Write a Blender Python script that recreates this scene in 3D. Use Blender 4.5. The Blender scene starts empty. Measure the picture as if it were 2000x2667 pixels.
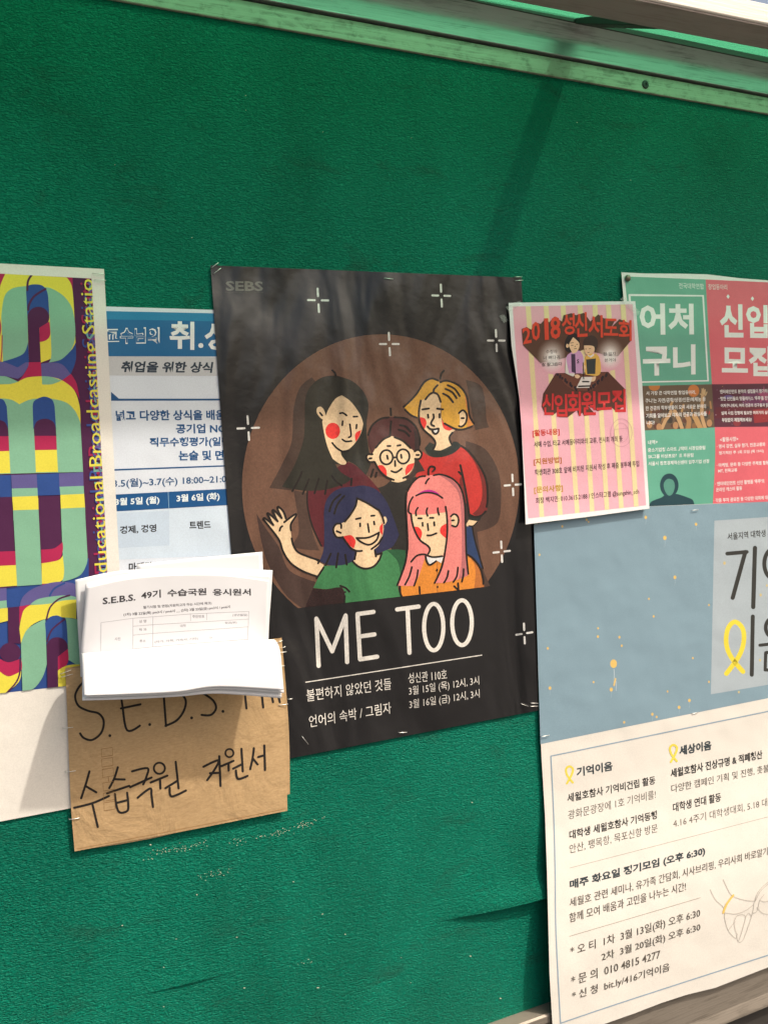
import bpy, bmesh, math, random
from mathutils import Vector, Matrix
from mathutils.geometry import tessellate_polygon
from mathutils.bvhtree import BVHTree

random.seed(7)
SC = bpy.context.scene
COL = SC.collection

# ------------------------------------------------------------------ camera
CC = Vector((-0.23459698, -0.98977239, -0.22610143))
RX = Vector((0.91290361, -0.40446092, -0.05493963))      # camera right
RD = Vector((-0.07816352, -0.04111848, -0.99609223))     # camera down
RF = Vector((0.40062134, 0.91363047, -0.06915130))       # camera forward
FPX = 2217.0
cam = bpy.data.cameras.new('camera')
cam.sensor_fit = 'VERTICAL'; cam.sensor_height = 24.0; cam.lens = 24.0 * FPX / 2667.0
cam.clip_start = 0.02; cam.clip_end = 2000.0
co = bpy.data.objects.new('camera', cam); COL.objects.link(co)
m = Matrix((RX, -RD, -RF)).transposed().to_4x4(); m.translation = CC
co.matrix_world = m
SC.camera = co

# ------------------------------------------------------------------ light
SUN_TO = Vector((1.10, -1.0, 2.0)).normalized()           # towards the sun
W = bpy.data.worlds.new('World'); SC.world = W; W.use_nodes = True
nt = W.node_tree; nt.nodes.clear()
sky = nt.nodes.new('ShaderNodeTexSky'); sky.sky_type = 'NISHITA'; sky.sun_disc = False
sky.sun_elevation = math.asin(SUN_TO.z); sky.sun_rotation = math.atan2(SUN_TO.x, SUN_TO.y)
sky.air_density = 1.0; sky.dust_density = 8.0; sky.ozone_density = 1.0
bg = nt.nodes.new('ShaderNodeBackground'); bg.inputs['Strength'].default_value = 0.13
wo = nt.nodes.new('ShaderNodeOutputWorld')
tint = nt.nodes.new('ShaderNodeMix'); tint.data_type = 'RGBA'; tint.blend_type = 'MULTIPLY'; tint.inputs[0].default_value = 1.0; tint.inputs[7].default_value = (1.04, 1.0, .92, 1)
nt.links.new(sky.outputs['Color'], tint.inputs[6]); nt.links.new(tint.outputs[2], bg.inputs['Color']); nt.links.new(bg.outputs[0], wo.inputs['Surface'])
sl = bpy.data.lights.new('sun', 'SUN'); sl.energy = 2.6; sl.angle = math.radians(1.5); sl.color = (1.0, 0.925, 0.82)
so = bpy.data.objects.new('sun', sl); COL.objects.link(so)
so.rotation_euler = SUN_TO.to_track_quat('Z', 'Y').to_euler(); so.location = (3, -3, 5)
SC.view_settings.view_transform = 'Standard'; SC.view_settings.look = 'None'
SC.view_settings.exposure = 0.46; SC.view_settings.gamma = 1.0
try: SC.view_settings.use_curve_mapping = False
except Exception: pass
SC.cycles.max_bounces = 8; SC.cycles.transparent_max_bounces = 12

# ------------------------------------------------------------------ helpers
def P(u, v, d=0.0):
    """point at distance d in front of the board seen at photo coordinate (u, v)"""
    r = RX * ((u - 1000) / FPX) + RD * ((v - 1333.5) / FPX) + RF
    return CC + r * ((-d - CC.y) / r.y)
def ray(u, v): return (RX * ((u - 1000) / FPX) + RD * ((v - 1333.5) / FPX) + RF).normalized()
def px_of(p):
    q = p - CC; w = q.dot(RF)
    return (1000 + FPX * q.dot(RX) / w, 1333.5 + FPX * q.dot(RD) / w)
def lin(c):
    c /= 255.0
    return c / 12.92 if c <= 0.04045 else ((c + 0.055) / 1.055) ** 2.4
def T(ox, oy, w): s = w / 1659.0; return lambda x, y: (ox + x * s, oy + y * s)
SRC = lambda x, y: (x, y)
C1 = T(0, 640, 700); C2 = T(0, 1300, 800); C3 = T(530, 660, 900); C4 = T(600, 1200, 830)
C5 = T(1300, 700, 700); C6 = T(1380, 1300, 620); C7 = T(1380, 1900, 620)
S1 = lambda x, y: (x * .30303, 680 + y * .30303)
S2 = lambda x, y: (x * .38417, 1300 + y * .38417)
F1 = T(720, 950, 300); F2 = T(930, 950, 360); F3 = T(670, 1240, 390); F4 = T(1000, 1220, 290)
F5 = T(1340, 790, 340); F6 = T(1660, 940, 340); F7 = T(180, 1480, 580); F8 = T(620, 850, 800)
G1 = T(150, 2050, 1300); R1 = T(1100, 0, 900)

# ------------------------------------------------------------------ materials
MATS = {}
def nodes_of(name):
    mt = bpy.data.materials.new(name); mt.use_nodes = True
    n = mt.node_tree.nodes; b = n['Principled BSDF']
    return mt, mt.node_tree, n, b
def position(t, scale):
    g = t.nodes.new('ShaderNodeNewGeometry'); mp = t.nodes.new('ShaderNodeMapping')
    mp.inputs['Scale'].default_value = scale
    t.links.new(g.outputs['Position'], mp.inputs['Vector']); return mp.outputs[0]
def noise(t, vec, scale, detail=3, rough=.5, dist=0.0):
    n = t.nodes.new('ShaderNodeTexNoise'); n.inputs['Scale'].default_value = scale
    n.inputs['Detail'].default_value = detail; n.inputs['Roughness'].default_value = rough
    n.inputs['Distortion'].default_value = dist
    t.links.new(vec, n.inputs['Vector']); return n.outputs['Fac']
def ramp(t, fac, stops):
    r = t.nodes.new('ShaderNodeValToRGB'); e = r.color_ramp.elements
    while len(e) < len(stops): e.new(0.5)
    for k, (p, c) in enumerate(stops):
        e[k].position = p; e[k].color = (*c, 1)
    t.links.new(fac, r.inputs['Fac']); return r.outputs['Color']
def bump(t, b, h, dist, strength=1.0, prev=None):
    n = t.nodes.new('ShaderNodeBump'); n.inputs['Distance'].default_value = dist; n.inputs['Strength'].default_value = strength
    t.links.new(h, n.inputs['Height'])
    if prev: t.links.new(prev, n.inputs['Normal'])
    t.links.new(n.outputs[0], b.inputs['Normal']); return n.outputs[0]
def ink(rgb, style='matte'):
    key = (rgb, style)
    if key in MATS: return MATS[key]
    mt, t, n, b = nodes_of('%s_ink' % style)
    k = 0.92
    c = [min(.82, lin(x) * k) for x in rgb]
    v = position(t, (1, 1, 1))
    f = noise(t, v, 700 if style != 'gloss' else 420, 3, .6)
    lo, hi = (.93, 1.05) if style != 'gloss' else (.84, 1.12)
    t.links.new(ramp(t, f, [(.3, [x * lo for x in c]), (.7, [min(.85, x * hi) for x in c])]), b.inputs['Base Color'])
    if style == 'gloss':
        b.inputs['Roughness'].default_value = .25; b.inputs['Specular IOR Level'].default_value = .68
        w = position(t, (1.0, 1.0, .36))
        h1 = bump(t, b, noise(t, w, 7.0, 2.5, .5, 1.0), .030)
        w2 = position(t, (1, 1, 1))
        h2 = bump(t, b, noise(t, w2, 45, 2, .5), .0006, 1, h1)
        bump(t, b, noise(t, position(t, (150, 150, 300)), 1, 1, .5, 1.0), .00006, 1, h2)
    elif style == 'satin':
        b.inputs['Roughness'].default_value = .42; b.inputs['Specular IOR Level'].default_value = .4
        bump(t, b, noise(t, v, 14, 2, .5), .003)
    else:
        b.inputs['Roughness'].default_value = .7; b.inputs['Specular IOR Level'].default_value = .25
        bump(t, b, noise(t, v, 16, 3, .5), .0025)
    MATS[key] = mt; return mt
def metal(name, col, rough, dirt=.35, dirtcol=(.06, .06, .05), metallic=.75, blotch=(6, 30, 30)):
    mt, t, n, b = nodes_of(name)
    v = position(t, blotch); g = noise(t, v, 2.2, 5, .65, .6)
    v2 = position(t, (3, 140, 140)); g2 = noise(t, v2, 3, 3, .6)
    mx = t.nodes.new('ShaderNodeMix'); mx.data_type = 'FLOAT'; mx.inputs[0].default_value = .4
    t.links.new(g, mx.inputs[2]); t.links.new(g2, mx.inputs[3])
    d = [a * (1 - dirt) + c * dirt for a, c in zip(col, dirtcol)]
    t.links.new(ramp(t, mx.outputs[0], [(.32, d), (.5, [a * .9 + c * .1 for a, c in zip(col, d)]), (.7, col)]), b.inputs['Base Color'])
    rr = t.nodes.new('ShaderNodeMapRange'); rr.inputs[3].default_value = rough + .15; rr.inputs[4].default_value = rough - .05
    t.links.new(mx.outputs[0], rr.inputs[0]); t.links.new(rr.outputs[0], b.inputs['Roughness'])
    b.inputs['Metallic'].default_value = metallic
    bump(t, b, g2, .0004)
    return mt

# ------------------------------------------------------------------ objects
def tag(o, label=None, cat=None, group=None, kind=None):
    if label: o['label'] = label
    if cat: o['category'] = cat
    if group: o['group'] = group
    if kind: o['kind'] = kind
    return o
def empty(name, loc):
    o = bpy.data.objects.new(name, None); o.location = loc; o.empty_display_size = .05; COL.objects.link(o); return o
def origin_of(par):
    v = Vector((0, 0, 0))
    while par is not None: v += Vector(par.location); par = par.parent
    return v
def mesh_obj(name, verts, faces, mats, par=None, mi=None, smooth=False, loc=None):
    if loc is None and par is None: loc = Vector((0, 0, 0))
    base = origin_of(par) if par is not None else loc
    me = bpy.data.meshes.new(name)
    me.from_pydata([Vector(v) - base for v in verts], [], faces)
    for mt in mats: me.materials.append(mt)
    if mi: me.polygons.foreach_set('material_index', mi)
    if smooth: me.polygons.foreach_set('use_smooth', [True] * len(me.polygons))
    me.update()
    o = bpy.data.objects.new(name, me); COL.objects.link(o)
    if par is not None: o.parent = par
    else: o.location = loc
    return o
def solidify(o, th):
    md = o.modifiers.new('thickness', 'SOLIDIFY'); md.thickness = th; md.offset = -1; return o
class Buf:
    def __init__(s): s.v = []; s.f = []
    def box(s, a, b):
        i = len(s.v); (x0, y0, z0), (x1, y1, z1) = a, b
        s.v += [Vector(p) for p in ((x0, y0, z0), (x1, y0, z0), (x1, y1, z0), (x0, y1, z0), (x0, y0, z1), (x1, y0, z1), (x1, y1, z1), (x0, y1, z1))]
        s.f += [tuple(i + k for k in q) for q in ((0, 3, 2, 1), (4, 5, 6, 7), (0, 1, 5, 4), (1, 2, 6, 5), (2, 3, 7, 6), (3, 0, 4, 7))]
        return s
    def sweep(s, prof, x0, x1, slope=0.0, xr=0.0):
        """profile of (d, z) points extruded along x; z shifts with the slope of the frame"""
        i = len(s.v); n = len(prof)
        for x in (x0, x1):
            for d, z in prof: s.v.append(Vector((x, -d, z + slope * (x - xr))))
        for k in range(n):
            j = (k + 1) % n; s.f.append((i + k, i + j, i + n + j, i + n + k))
        s.f.append(tuple(range(i + n - 1, i - 1, -1))); s.f.append(tuple(range(i + n, i + 2 * n)))
        return s
    def tube(s, pts, r, n=8):
        i = len(s.v); pts = [Vector(p) for p in pts]
        for k, p in enumerate(pts):
            a = pts[max(0, k - 1)]; b = pts[min(len(pts) - 1, k + 1)]; t = (b - a).normalized()
            x = t.cross(Vector((0, 0, 1)) if abs(t.z) < .9 else Vector((1, 0, 0))).normalized(); y = t.cross(x)
            for q in range(n):
                w = 2 * math.pi * q / n; s.v.append(p + x * (r * math.cos(w)) + y * (r * math.sin(w)))
        for k in range(len(pts) - 1):
            for q in range(n):
                s.f.append((i + k * n + q, i + k * n + (q + 1) % n, i + (k + 1) * n + (q + 1) % n, i + (k + 1) * n + q))
        s.f.append(tuple(range(i, i + n))[::-1]); s.f.append(tuple(range(i + (len(pts) - 1) * n, i + len(pts) * n)))
        return s
    def lathe(s, c, prof, n=24):
        """profile of (radius, d) round an axis pointing out of the board"""
        i = len(s.v)
        for r, d in prof:
            for q in range(n):
                w = 2 * math.pi * q / n; s.v.append(Vector((c.x + r * math.cos(w), -d, c.z + r * math.sin(w))))
        for k in range(len(prof) - 1):
            for q in range(n):
                s.f.append((i + k * n + q, i + k * n + (q + 1) % n, i + (k + 1) * n + (q + 1) % n, i + (k + 1) * n + q))
        s.f.append(tuple(range(i + (len(prof) - 1) * n, i + len(prof) * n)))
        return s
    def build(s, name, mt, par=None, bevel=0.0, smooth=False, loc=None):
        o = mesh_obj(name, s.v, s.f, [mt], par, smooth=smooth, loc=loc)
        if bevel:
            b = o.modifiers.new('bevel', 'BEVEL'); b.width = bevel; b.segments = 2; b.limit_method = 'ANGLE'
        return o

# ------------------------------------------------------------------ printed sheets
def curve(pts, closed, n=6):
    q = [(p[0], p[1], len(p) > 2) for p in pts]; N = len(q); out = []
    def tan(i):
        if q[i][2]: return (0, 0)
        if not closed and i in (0, N - 1): return (0, 0)
        a, b = q[(i - 1) % N], q[(i + 1) % N]; return ((b[0] - a[0]) * .5, (b[1] - a[1]) * .5)
    for i in range(N if closed else N - 1):
        a, b = q[i], q[(i + 1) % N]; ta, tb = tan(i), tan((i + 1) % N)
        if a[2] and b[2]: out.append((a[0], a[1])); continue
        for k in range(n):
            t = k / n; h1 = 2 * t**3 - 3 * t**2 + 1; h2 = t**3 - 2 * t**2 + t; h3 = -2 * t**3 + 3 * t**2; h4 = t**3 - t**2
            out.append(tuple(h1 * a[j] + h2 * ta[j] + h3 * b[j] + h4 * tb[j] for j in (0, 1)))
    if not closed: out.append((q[-1][0], q[-1][1]))
    return out
TEXTS = []
class Sheet:
    """a printed sheet: its paper outline, the ink laid on it (each ink its own thin layer), its surface"""
    def __init__(s, style, disp=None, grid=24.0):
        s.style = style; s.disp = disp or (lambda x, z: 0.0); s.grid = grid; s.bvh = None; s.ops = []; s.cur = 'print'; s.boxes = []; s.info = {}; s.clip = None
    def part(s, name, parent=None, label=None, key=None):
        s.cur = key or name
        s.info.setdefault(s.cur, (name, parent, label)); return s
    def poly(s, tr, pts, col, flat=False):
        p = [(a[0], a[1]) for a in pts] if flat else curve(pts, True)
        s.ops.append(dict(k='tri', rings=[[tr(*a) for a in p]], col=col, part=s.cur, clip=s.clip))
    def quad(s, tr, pts, col): s.poly(tr, pts, col, True)
    def ell(s, tr, cx, cy, rx, ry, col, n=36):
        s.poly(tr, [(cx + rx * math.cos(2 * math.pi * k / n), cy + ry * math.sin(2 * math.pi * k / n)) for k in range(n)], col, True)
    def line(s, tr, pts, w, col, closed=False, n=6, smooth=True):
        p = curve(pts, closed, n) if (smooth and len(pts) > 2) else [(a[0], a[1]) for a in pts]
        if closed and not (smooth and len(pts) > 2): p = p
        h = w * .5; L, R = [], []; N = len(p); quads = []
        for i in range(N):
            a = p[(i - 1) % N] if closed else p[max(0, i - 1)]; b = p[(i + 1) % N] if closed else p[min(N - 1, i + 1)]
            dx, dy = b[0] - a[0], b[1] - a[1]; l = math.hypot(dx, dy) or 1
            L.append((p[i][0] - dy / l * h, p[i][1] + dx / l * h)); R.append((p[i][0] + dy / l * h, p[i][1] - dx / l * h))
        rings = []
        for i in range(N if closed else N - 1):
            j = (i + 1) % N; rings.append([tr(*L[i]), tr(*L[j]), tr(*R[j]), tr(*R[i])])
        if not closed:
            for i, sg in ((0, -1), (N - 1, 1)):
                a, b = (p[1], p[0]) if i == 0 else (p[N - 2], p[N - 1])
                th = math.atan2(b[1] - a[1], b[0] - a[0])
                rings.append([tr(p[i][0] + h * math.cos(th + math.pi * (k / 6 - .5)), p[i][1] + h * math.sin(th + math.pi * (k / 6 - .5))) for k in range(7)])
        s.ops.append(dict(k='tri', rings=rings, col=col, part=s.cur, clip=s.clip, strip=True))
    def ring(s, tr, cx, cy, rx, ry, w, col, n=32):
        s.line(tr, [(cx + rx * math.cos(2 * math.pi * k / n), cy + ry * math.sin(2 * math.pi * k / n)) for k in range(n)], w, col, True, smooth=False)
    def text(s, tr, body, bl, br, tl, col, bold=0.0, base=False):
        op = dict(k='text', body=body, q=[tr(*bl), tr(*br), tr(*tl)], col=col, part=s.cur, clip=s.clip, bold=bold, base=base)
        s.ops.append(op); TEXTS.append(op)
    def hit(s, u, v, off):
        if s.bvh is None:
            p = P(u, v, off)
            for _ in range(3): p = P(u, v, s.disp(p.x, p.z) + off)
            return p
        r = ray(u, v); h = s.bvh.ray_cast(CC, r)
        if h[0] is None:
            h = s.bvh.find_nearest(P(u, v, .03)); return h[0]
        nrm = h[1] if h[1].dot(r) < 0 else -h[1]
        return h[0] + nrm * off
def cut(bm, grid, clip):
    bm.verts.ensure_lookup_table()
    if clip:
        cx = sum(p[0] for p in clip) / len(clip); cy = sum(p[1] for p in clip) / len(clip)
        for i in range(len(clip)):
            a, b = clip[i], clip[(i + 1) % len(clip)]
            nx, ny = b[1] - a[1], a[0] - b[0]
            if nx * (cx - a[0]) + ny * (cy - a[1]) > 0: nx, ny = -nx, -ny
            bmesh.ops.bisect_plane(bm, geom=bm.verts[:] + bm.edges[:] + bm.faces[:], dist=1e-5, plane_co=(a[0], a[1], 0), plane_no=(nx, ny, 0), clear_outer=True)
    if not bm.verts: return
    for ax in (0, 1):
        lo = min(v.co[ax] for v in bm.verts); hi = max(v.co[ax] for v in bm.verts)
        k = math.floor(lo / grid) + 1
        while k * grid < hi - .01:
            c = [0, 0, 0]; n = [0, 0, 0]; c[ax] = k * grid; n[ax] = 1
            bmesh.ops.bisect_plane(bm, geom=bm.verts[:] + bm.edges[:] + bm.faces[:], dist=1e-5, plane_co=c, plane_no=n); k += 1
def tri_bm(rings):
    bm = bmesh.new()
    for r in rings:
        vs = [bm.verts.new((a[0], a[1], 0)) for a in r]
        if len(r) <= 4 and len(rings) > 1:
            try: bm.faces.new(vs)
            except ValueError: pass
            continue
        for t in tessellate_polygon([[Vector((a[0], a[1], 0)) for a in r]]):
            try: bm.faces.new([vs[i] for i in t])
            except ValueError: pass
    return bm
def eval_texts():
    """all lettering of one weight is laid out at once, one line for each text, then told apart by its line"""
    groups = {}
    for op in TEXTS: groups.setdefault(op['bold'], []).append(op)
    obs = []
    for bold, ops in groups.items():
        c = bpy.data.curves.new('tmp_text', 'FONT'); c.body = '\n'.join(o['body'] for o in ops); c.resolution_u = 2; c.offset = bold; c.space_line = 5.0
        o = bpy.data.objects.new('tmp_text', c); COL.objects.link(o); obs.append((ops, o, c))
    dg = bpy.context.evaluated_depsgraph_get()
    for ops, o, c in obs:
        me = bpy.data.meshes.new_from_object(o.evaluated_get(dg)); co_ = [(v.co.x, v.co.y) for v in me.vertices]
        for op in ops: op['tv'] = []; op['tf'] = []; op['map'] = {}
        for p in me.polygons:
            k = int(round((.35 - co_[p.vertices[0]][1]) / 5.0)); op = ops[max(0, min(len(ops) - 1, k))]; f = []
            for i in p.vertices:
                if i not in op['map']: op['map'][i] = len(op['tv']); op['tv'].append((co_[i][0], co_[i][1] + 5.0 * k))
                f.append(op['map'][i])
            op['tf'].append(tuple(f))
        bpy.data.meshes.remove(me)
    for ops, o, c in obs:
        bpy.data.objects.remove(o); bpy.data.curves.remove(c)
def text_bm(op):
    tv = op['tv']; x0 = min(a[0] for a in tv); x1 = max(a[0] for a in tv)
    y0, y1 = (0.0, .70) if op['base'] else (min(a[1] for a in tv), max(a[1] for a in tv))
    A, B, Cc = [P(*q) for q in op['q']]
    bm = bmesh.new(); vs = []
    for x, y in tv:
        p = A + (B - A) * ((x - x0) / (x1 - x0)) + (Cc - A) * ((y - y0) / (y1 - y0))
        vs.append(bm.verts.new((*px_of(p), 0)))
    for f in op['tf']:
        try: bm.faces.new([vs[i] for i in f])
        except ValueError: pass
    return bm
def paper(s, outline, col, par, name='sheet', style=None, th=.00025):
    """the paper itself, cut on the same grid as the ink"""
    bm = tri_bm([outline]); cut(bm, s.grid, None)
    vs = [s.hit(v.co.x, v.co.y, 0) for v in bm.verts]; bm.verts.index_update()
    fs = [tuple(v.index for v in f.verts) for f in bm.faces]; bm.free()
    fs = orient(vs, fs)
    o = mesh_obj(name, vs, fs, [ink(col, style or s.style)], par, smooth=True)
    w = bmesh.new(); w.from_mesh(o.data); bmesh.ops.remove_doubles(w, verts=w.verts[:], dist=1e-6); w.to_mesh(o.data); w.free()
    o.data.polygons.foreach_set('use_smooth', [True] * len(o.data.polygons))
    return o
def orient(vs, fs):
    out = []
    for f in fs:
        n = (vs[f[1]] - vs[f[0]]).cross(vs[f[2]] - vs[f[0]])
        if len(f) > 3: n += (vs[f[2]] - vs[f[0]]).cross(vs[f[3]] - vs[f[0]])
        out.append(f if n.dot(vs[f[0]] - CC) < 0 else f[::-1])
    return out
STEP = .00003
def print_on(s, par, base=.00012):
    bufs = {}; placed = []
    for op in s.ops:
        bm = text_bm(op) if op['k'] == 'text' else tri_bm(op['rings'])
        cut(bm, s.grid, op['clip'])
        if not bm.verts: bm.free(); continue
        xs = [v.co.x for v in bm.verts]; ys = [v.co.y for v in bm.verts]
        bb = (min(xs), min(ys), max(xs), max(ys)); lay = 0
        for ob, ol in placed:
            if ol >= lay and bb[0] < ob[2] and bb[2] > ob[0] and bb[1] < ob[3] and bb[3] > ob[1]: lay = ol + 1
        placed.append((bb, lay))
        off = base + STEP * lay
        vs = [s.hit(v.co.x, v.co.y, off) for v in bm.verts]; bm.verts.index_update()
        fs = orient(vs, [tuple(v.index for v in f.verts) for f in bm.faces]); bm.free()
        b = bufs.setdefault(op['part'], dict(v=[], f=[], mi=[], mats=[]))
        mt = ink(op['col'], op.get('style') or s.style)
        if mt not in b['mats']: b['mats'].append(mt)
        k = b['mats'].index(mt); i0 = len(b['v'])
        b['v'] += vs; b['f'] += [tuple(i + i0 for i in f) for f in fs]; b['mi'] += [k] * len(fs)
    made = {}
    for key, b in bufs.items():
        nm, pk, lab = s.info.get(key, (key, None, None))
        o = mesh_obj(nm, b['v'], b['f'], b['mats'], made.get(pk, par), b['mi'], smooth=True)
        if lab: o['label'] = lab
        made[key] = o
    return made

# ------------------------------------------------------------------ ground
gm, t, n, b = nodes_of('paving')
v = position(t, (1, 1, 1))
t.links.new(ramp(t, noise(t, v, 3, 6, .65), [(.3, (.06, .058, .054)), (.7, (.105, .10, .094))]), b.inputs['Base Color']); b.inputs['Roughness'].default_value = .85
bump(t, b, noise(t, v, 60, 4, .6), .004)
GZ = -1.75
tag(mesh_obj('ground', [(-400, -400, GZ), (400, -400, GZ), (400, 400, GZ), (-400, 400, GZ)], [(0, 1, 2, 3)], [gm]), kind='structure')

# ------------------------------------------------------------------ notice board
X0, X1 = -1.0, 1.75
SL = -0.0187                                   # the frame runs a touch off level
board = empty('notice_board', (0.375, 0, GZ))
tag(board, 'green textured vinyl notice board in an aluminium frame, covered with posters', 'notice board')
vm, t, n, b = nodes_of('green_vinyl')
v = position(t, (1, 1, 1))
big = noise(t, position(t, (1, 1, .6)), 5, 5, .6, .4)
fine = noise(t, v, 900, 2, .5)
cb = ramp(t, big, [(.30, (.002, .135, .084)), (.5, (.003, .178, .112)), (.72, (.004, .204, .130))])
mx = t.nodes.new('ShaderNodeMix'); mx.data_type = 'RGBA'; mx.blend_type = 'MULTIPLY'; mx.inputs[0].default_value = .35
t.links.new(cb, mx.inputs[6]); t.links.new(ramp(t, fine, [(.3, (.55, .6, .6)), (.6, (1, 1, 1))]), mx.inputs[7])
sm = noise(t, position(t, (9, 1, 22)), 1.0, 4, .7, .5)                # old scuffs
mx2 = t.nodes.new('ShaderNodeMix'); mx2.data_type = 'RGBA'; mx2.blend_type = 'MIX'
t.links.new(ramp(t, sm, [(.58, (0, 0, 0)), (.74, (.42, .42, .42))]), mx2.inputs[0])
t.links.new(mx.outputs[2], mx2.inputs[6]); mx2.inputs[7].default_value = (.018, .045, .032, 1)
t.links.new(mx2.outputs[2], b.inputs['Base Color'])
b.inputs['Roughness'].default_value = .42; b.inputs['Specular IOR Level'].default_value = .09
wv = noise(t, position(t, (205, 205, 560)), 1, 1.5, .5, .9)
wr = ramp(t, wv, [(.36, (0, 0, 0)), (.60, (1, 1, 1))])
bump(t, b, wr, .0012, 1.0)

def seam_z(x):
    pts = [P(150, 2640), P(345, 2595), P(720, 2502), P(1150, 2398), P(1405, 2331)]
    if x <= pts[0].x: return pts[0].z + (x - pts[0].x) * (pts[1].z - pts[0].z) / (pts[1].x - pts[0].x)
    for a, c in zip(pts, pts[1:]):
        if x <= c.x: return a.z + (x - a.x) * (c.z - a.z) / (c.x - a.x)
    return pts[-1].z + (x - pts[-1].x) * -.05
xa, xb = P(1145, 2400).x, P(1425, 2325).x
xc, xd = P(330, 2598).x, P(640, 2525).x
def lift(x, dz):
    l = 0.0
    if xa < x < xb + .10:
        u = (x - xa) / (xb - xa); l += .0120 * max(0, math.sin(min(u * .62, 1) * math.pi)) ** 1.2 * math.exp(-(dz / .026) ** 2)
    if xc < x < xd: l += .0022 * math.sin((x - xc) / (xd - xc) * math.pi) ** 2 * math.exp(-(dz / .014) ** 2)
    return l
xs = [X0 + (X1 - X0) * k / 180 for k in range(181)]
drow = [0, .003, .007, .012, .018, .026, .04, .07, .12, .2, .3, .45, .6, .8, 1.0, 1.18]
vs, fs = [], []
for x in xs:
    z0 = seam_z(x)
    for dz in drow: vs.append((x, -(.0004 + lift(x, dz)), min(z0 + dz, .30)))
R = len(drow)
for i in range(len(xs) - 1):
    for j in range(R - 1): fs.append((i * R + j, (i + 1) * R + j, (i + 1) * R + j + 1, i * R + j + 1))
o = mesh_obj('vinyl_covering', vs, fs, [vm], board, smooth=True)
vs, fs = [], []
for x in xs: vs += [(x, -.0004, seam_z(x)), (x, -.0004, seam_z(x) - .2), (x, -.0004, -1.30)]
for i in range(len(xs) - 1):
    for j in range(2): fs.append((i * 3 + j + 1, (i + 1) * 3 + j + 1, (i + 1) * 3 + j, i * 3 + j))
o = mesh_obj('lower_covering', vs, fs, [vm], board)
wood, t, n, b = nodes_of('bare_plywood')
t.links.new(ramp(t, noise(t, position(t, (4, 4, 60)), 3, 4, .6), [(.3, (.16, .10, .036)), (.7, (.30, .21, .12))]), b.inputs['Base Color']); b.inputs['Roughness'].default_value = .8
Buf().box((X0, .0004, -1.32), (X1, .018, .30)).build('backing_panel', wood, board)

alu = metal('dull_aluminium', (.44, .42, .32), .52, .85, (.085, .08, .05), .3, (22, 22, 34))
alu2 = metal('smooth_aluminium', (.44, .46, .44), .38, .6, (.06, .055, .045), .7)
dark = metal('dark_steel_and_shade', (.055, .047, .042), .6, .5, metallic=.3)  # dark metal parts, and the shade coloured into the frame gaps
alu3 = metal('grimy_aluminium', (.30, .26, .215), .5, .55, (.07, .055, .04), metallic=.45)
XR = .885
za = P(2000, 297, .0042).z; zb_ = P(2000, 255, .0042).z; zc = P(2000, 246, .0085).z; zd = P(2000, 166, .0240).z; ze = P(2000, 164, .0260).z; zf = P(2000, 150, .0260).z
Buf().sweep([(.0004, za), (.0036, za), (.0042, za + .0008), (.0042, zb_), (.0028, zb_ + .0004), (.0004, zb_ + .0004)], X0, X1, SL, XR).build('frame_lip', alu, board, .0004)
hm = (zd - zc) * .46
cove = [(.0085 + .0155 * (k / 8) ** 1.8, zc + hm + (zd - zc - hm) * k / 8) for k in range(9)]
Buf().sweep([(.0004, zc), (.0079, zc), (.0085, zc + .0008)] + cove + [(.0004, zd)], X0, X1, SL, XR).build('frame_channel', alu2, board)
Buf().sweep([(-.02, zb_ + .0006), (.0012, zb_ + .0006), (.0012, zc - .0002), (-.02, zc - .0002)], X0, X1, SL, XR).build('shaded_groove', dark, board)  # dark strip: shade of the gap under the channel, put in as colour
Buf().sweep([(.0, ze), (.0260, ze), (.0260, zf), (.012, zf + .004), (.012, zf + .034), (.0, zf + .034)], X0, X1, SL, XR).build('head_rail', dark, board, .0006)
pl = P(1355, 2667, .022); pr = P(1427, 2644, .022)
ql = P(1848, 2667, .024); qr = P(2000, 2616, .024)
zt, zb = P(1400, 2652, .022).z, qr.z
sb = (qr.z - ql.z) / (qr.x - ql.x)
Buf().sweep([(-.004, zt), (.020, zt), (.0225, zt - .0025), (.0225, zt - .012), (.019, zt - .016), (.0195, zb + .02), (.024, zb + .004), (.024, zb), (-.004, zb)], X0, X1, SL * .5, .42).build('bottom_rail', alu3, board, .0006)
Buf().sweep([(-.01, zb - .001), (.012, zb - .001), (.012, zb - .09), (-.01, zb - .09)], X0, X1, SL * .5, .42).build('bottom_shade_strip', dark, board)  # dark strip standing in for the shadow below the bottom rail
for x in (X0 - .03, X1 - .03):
    Buf().box((x, -.03, GZ), (x + .06, .03, .40)).build('post', alu2, board, .003)
sc = P(1680, 220, .0044)
Buf().lathe(sc, [(.0060, .0041), (.0058, .0049), (.0046, .0056), (.0022, .0058), (.0020, .0048), (.0005, .0047)], 20).build('screw', dark, board)
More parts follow.
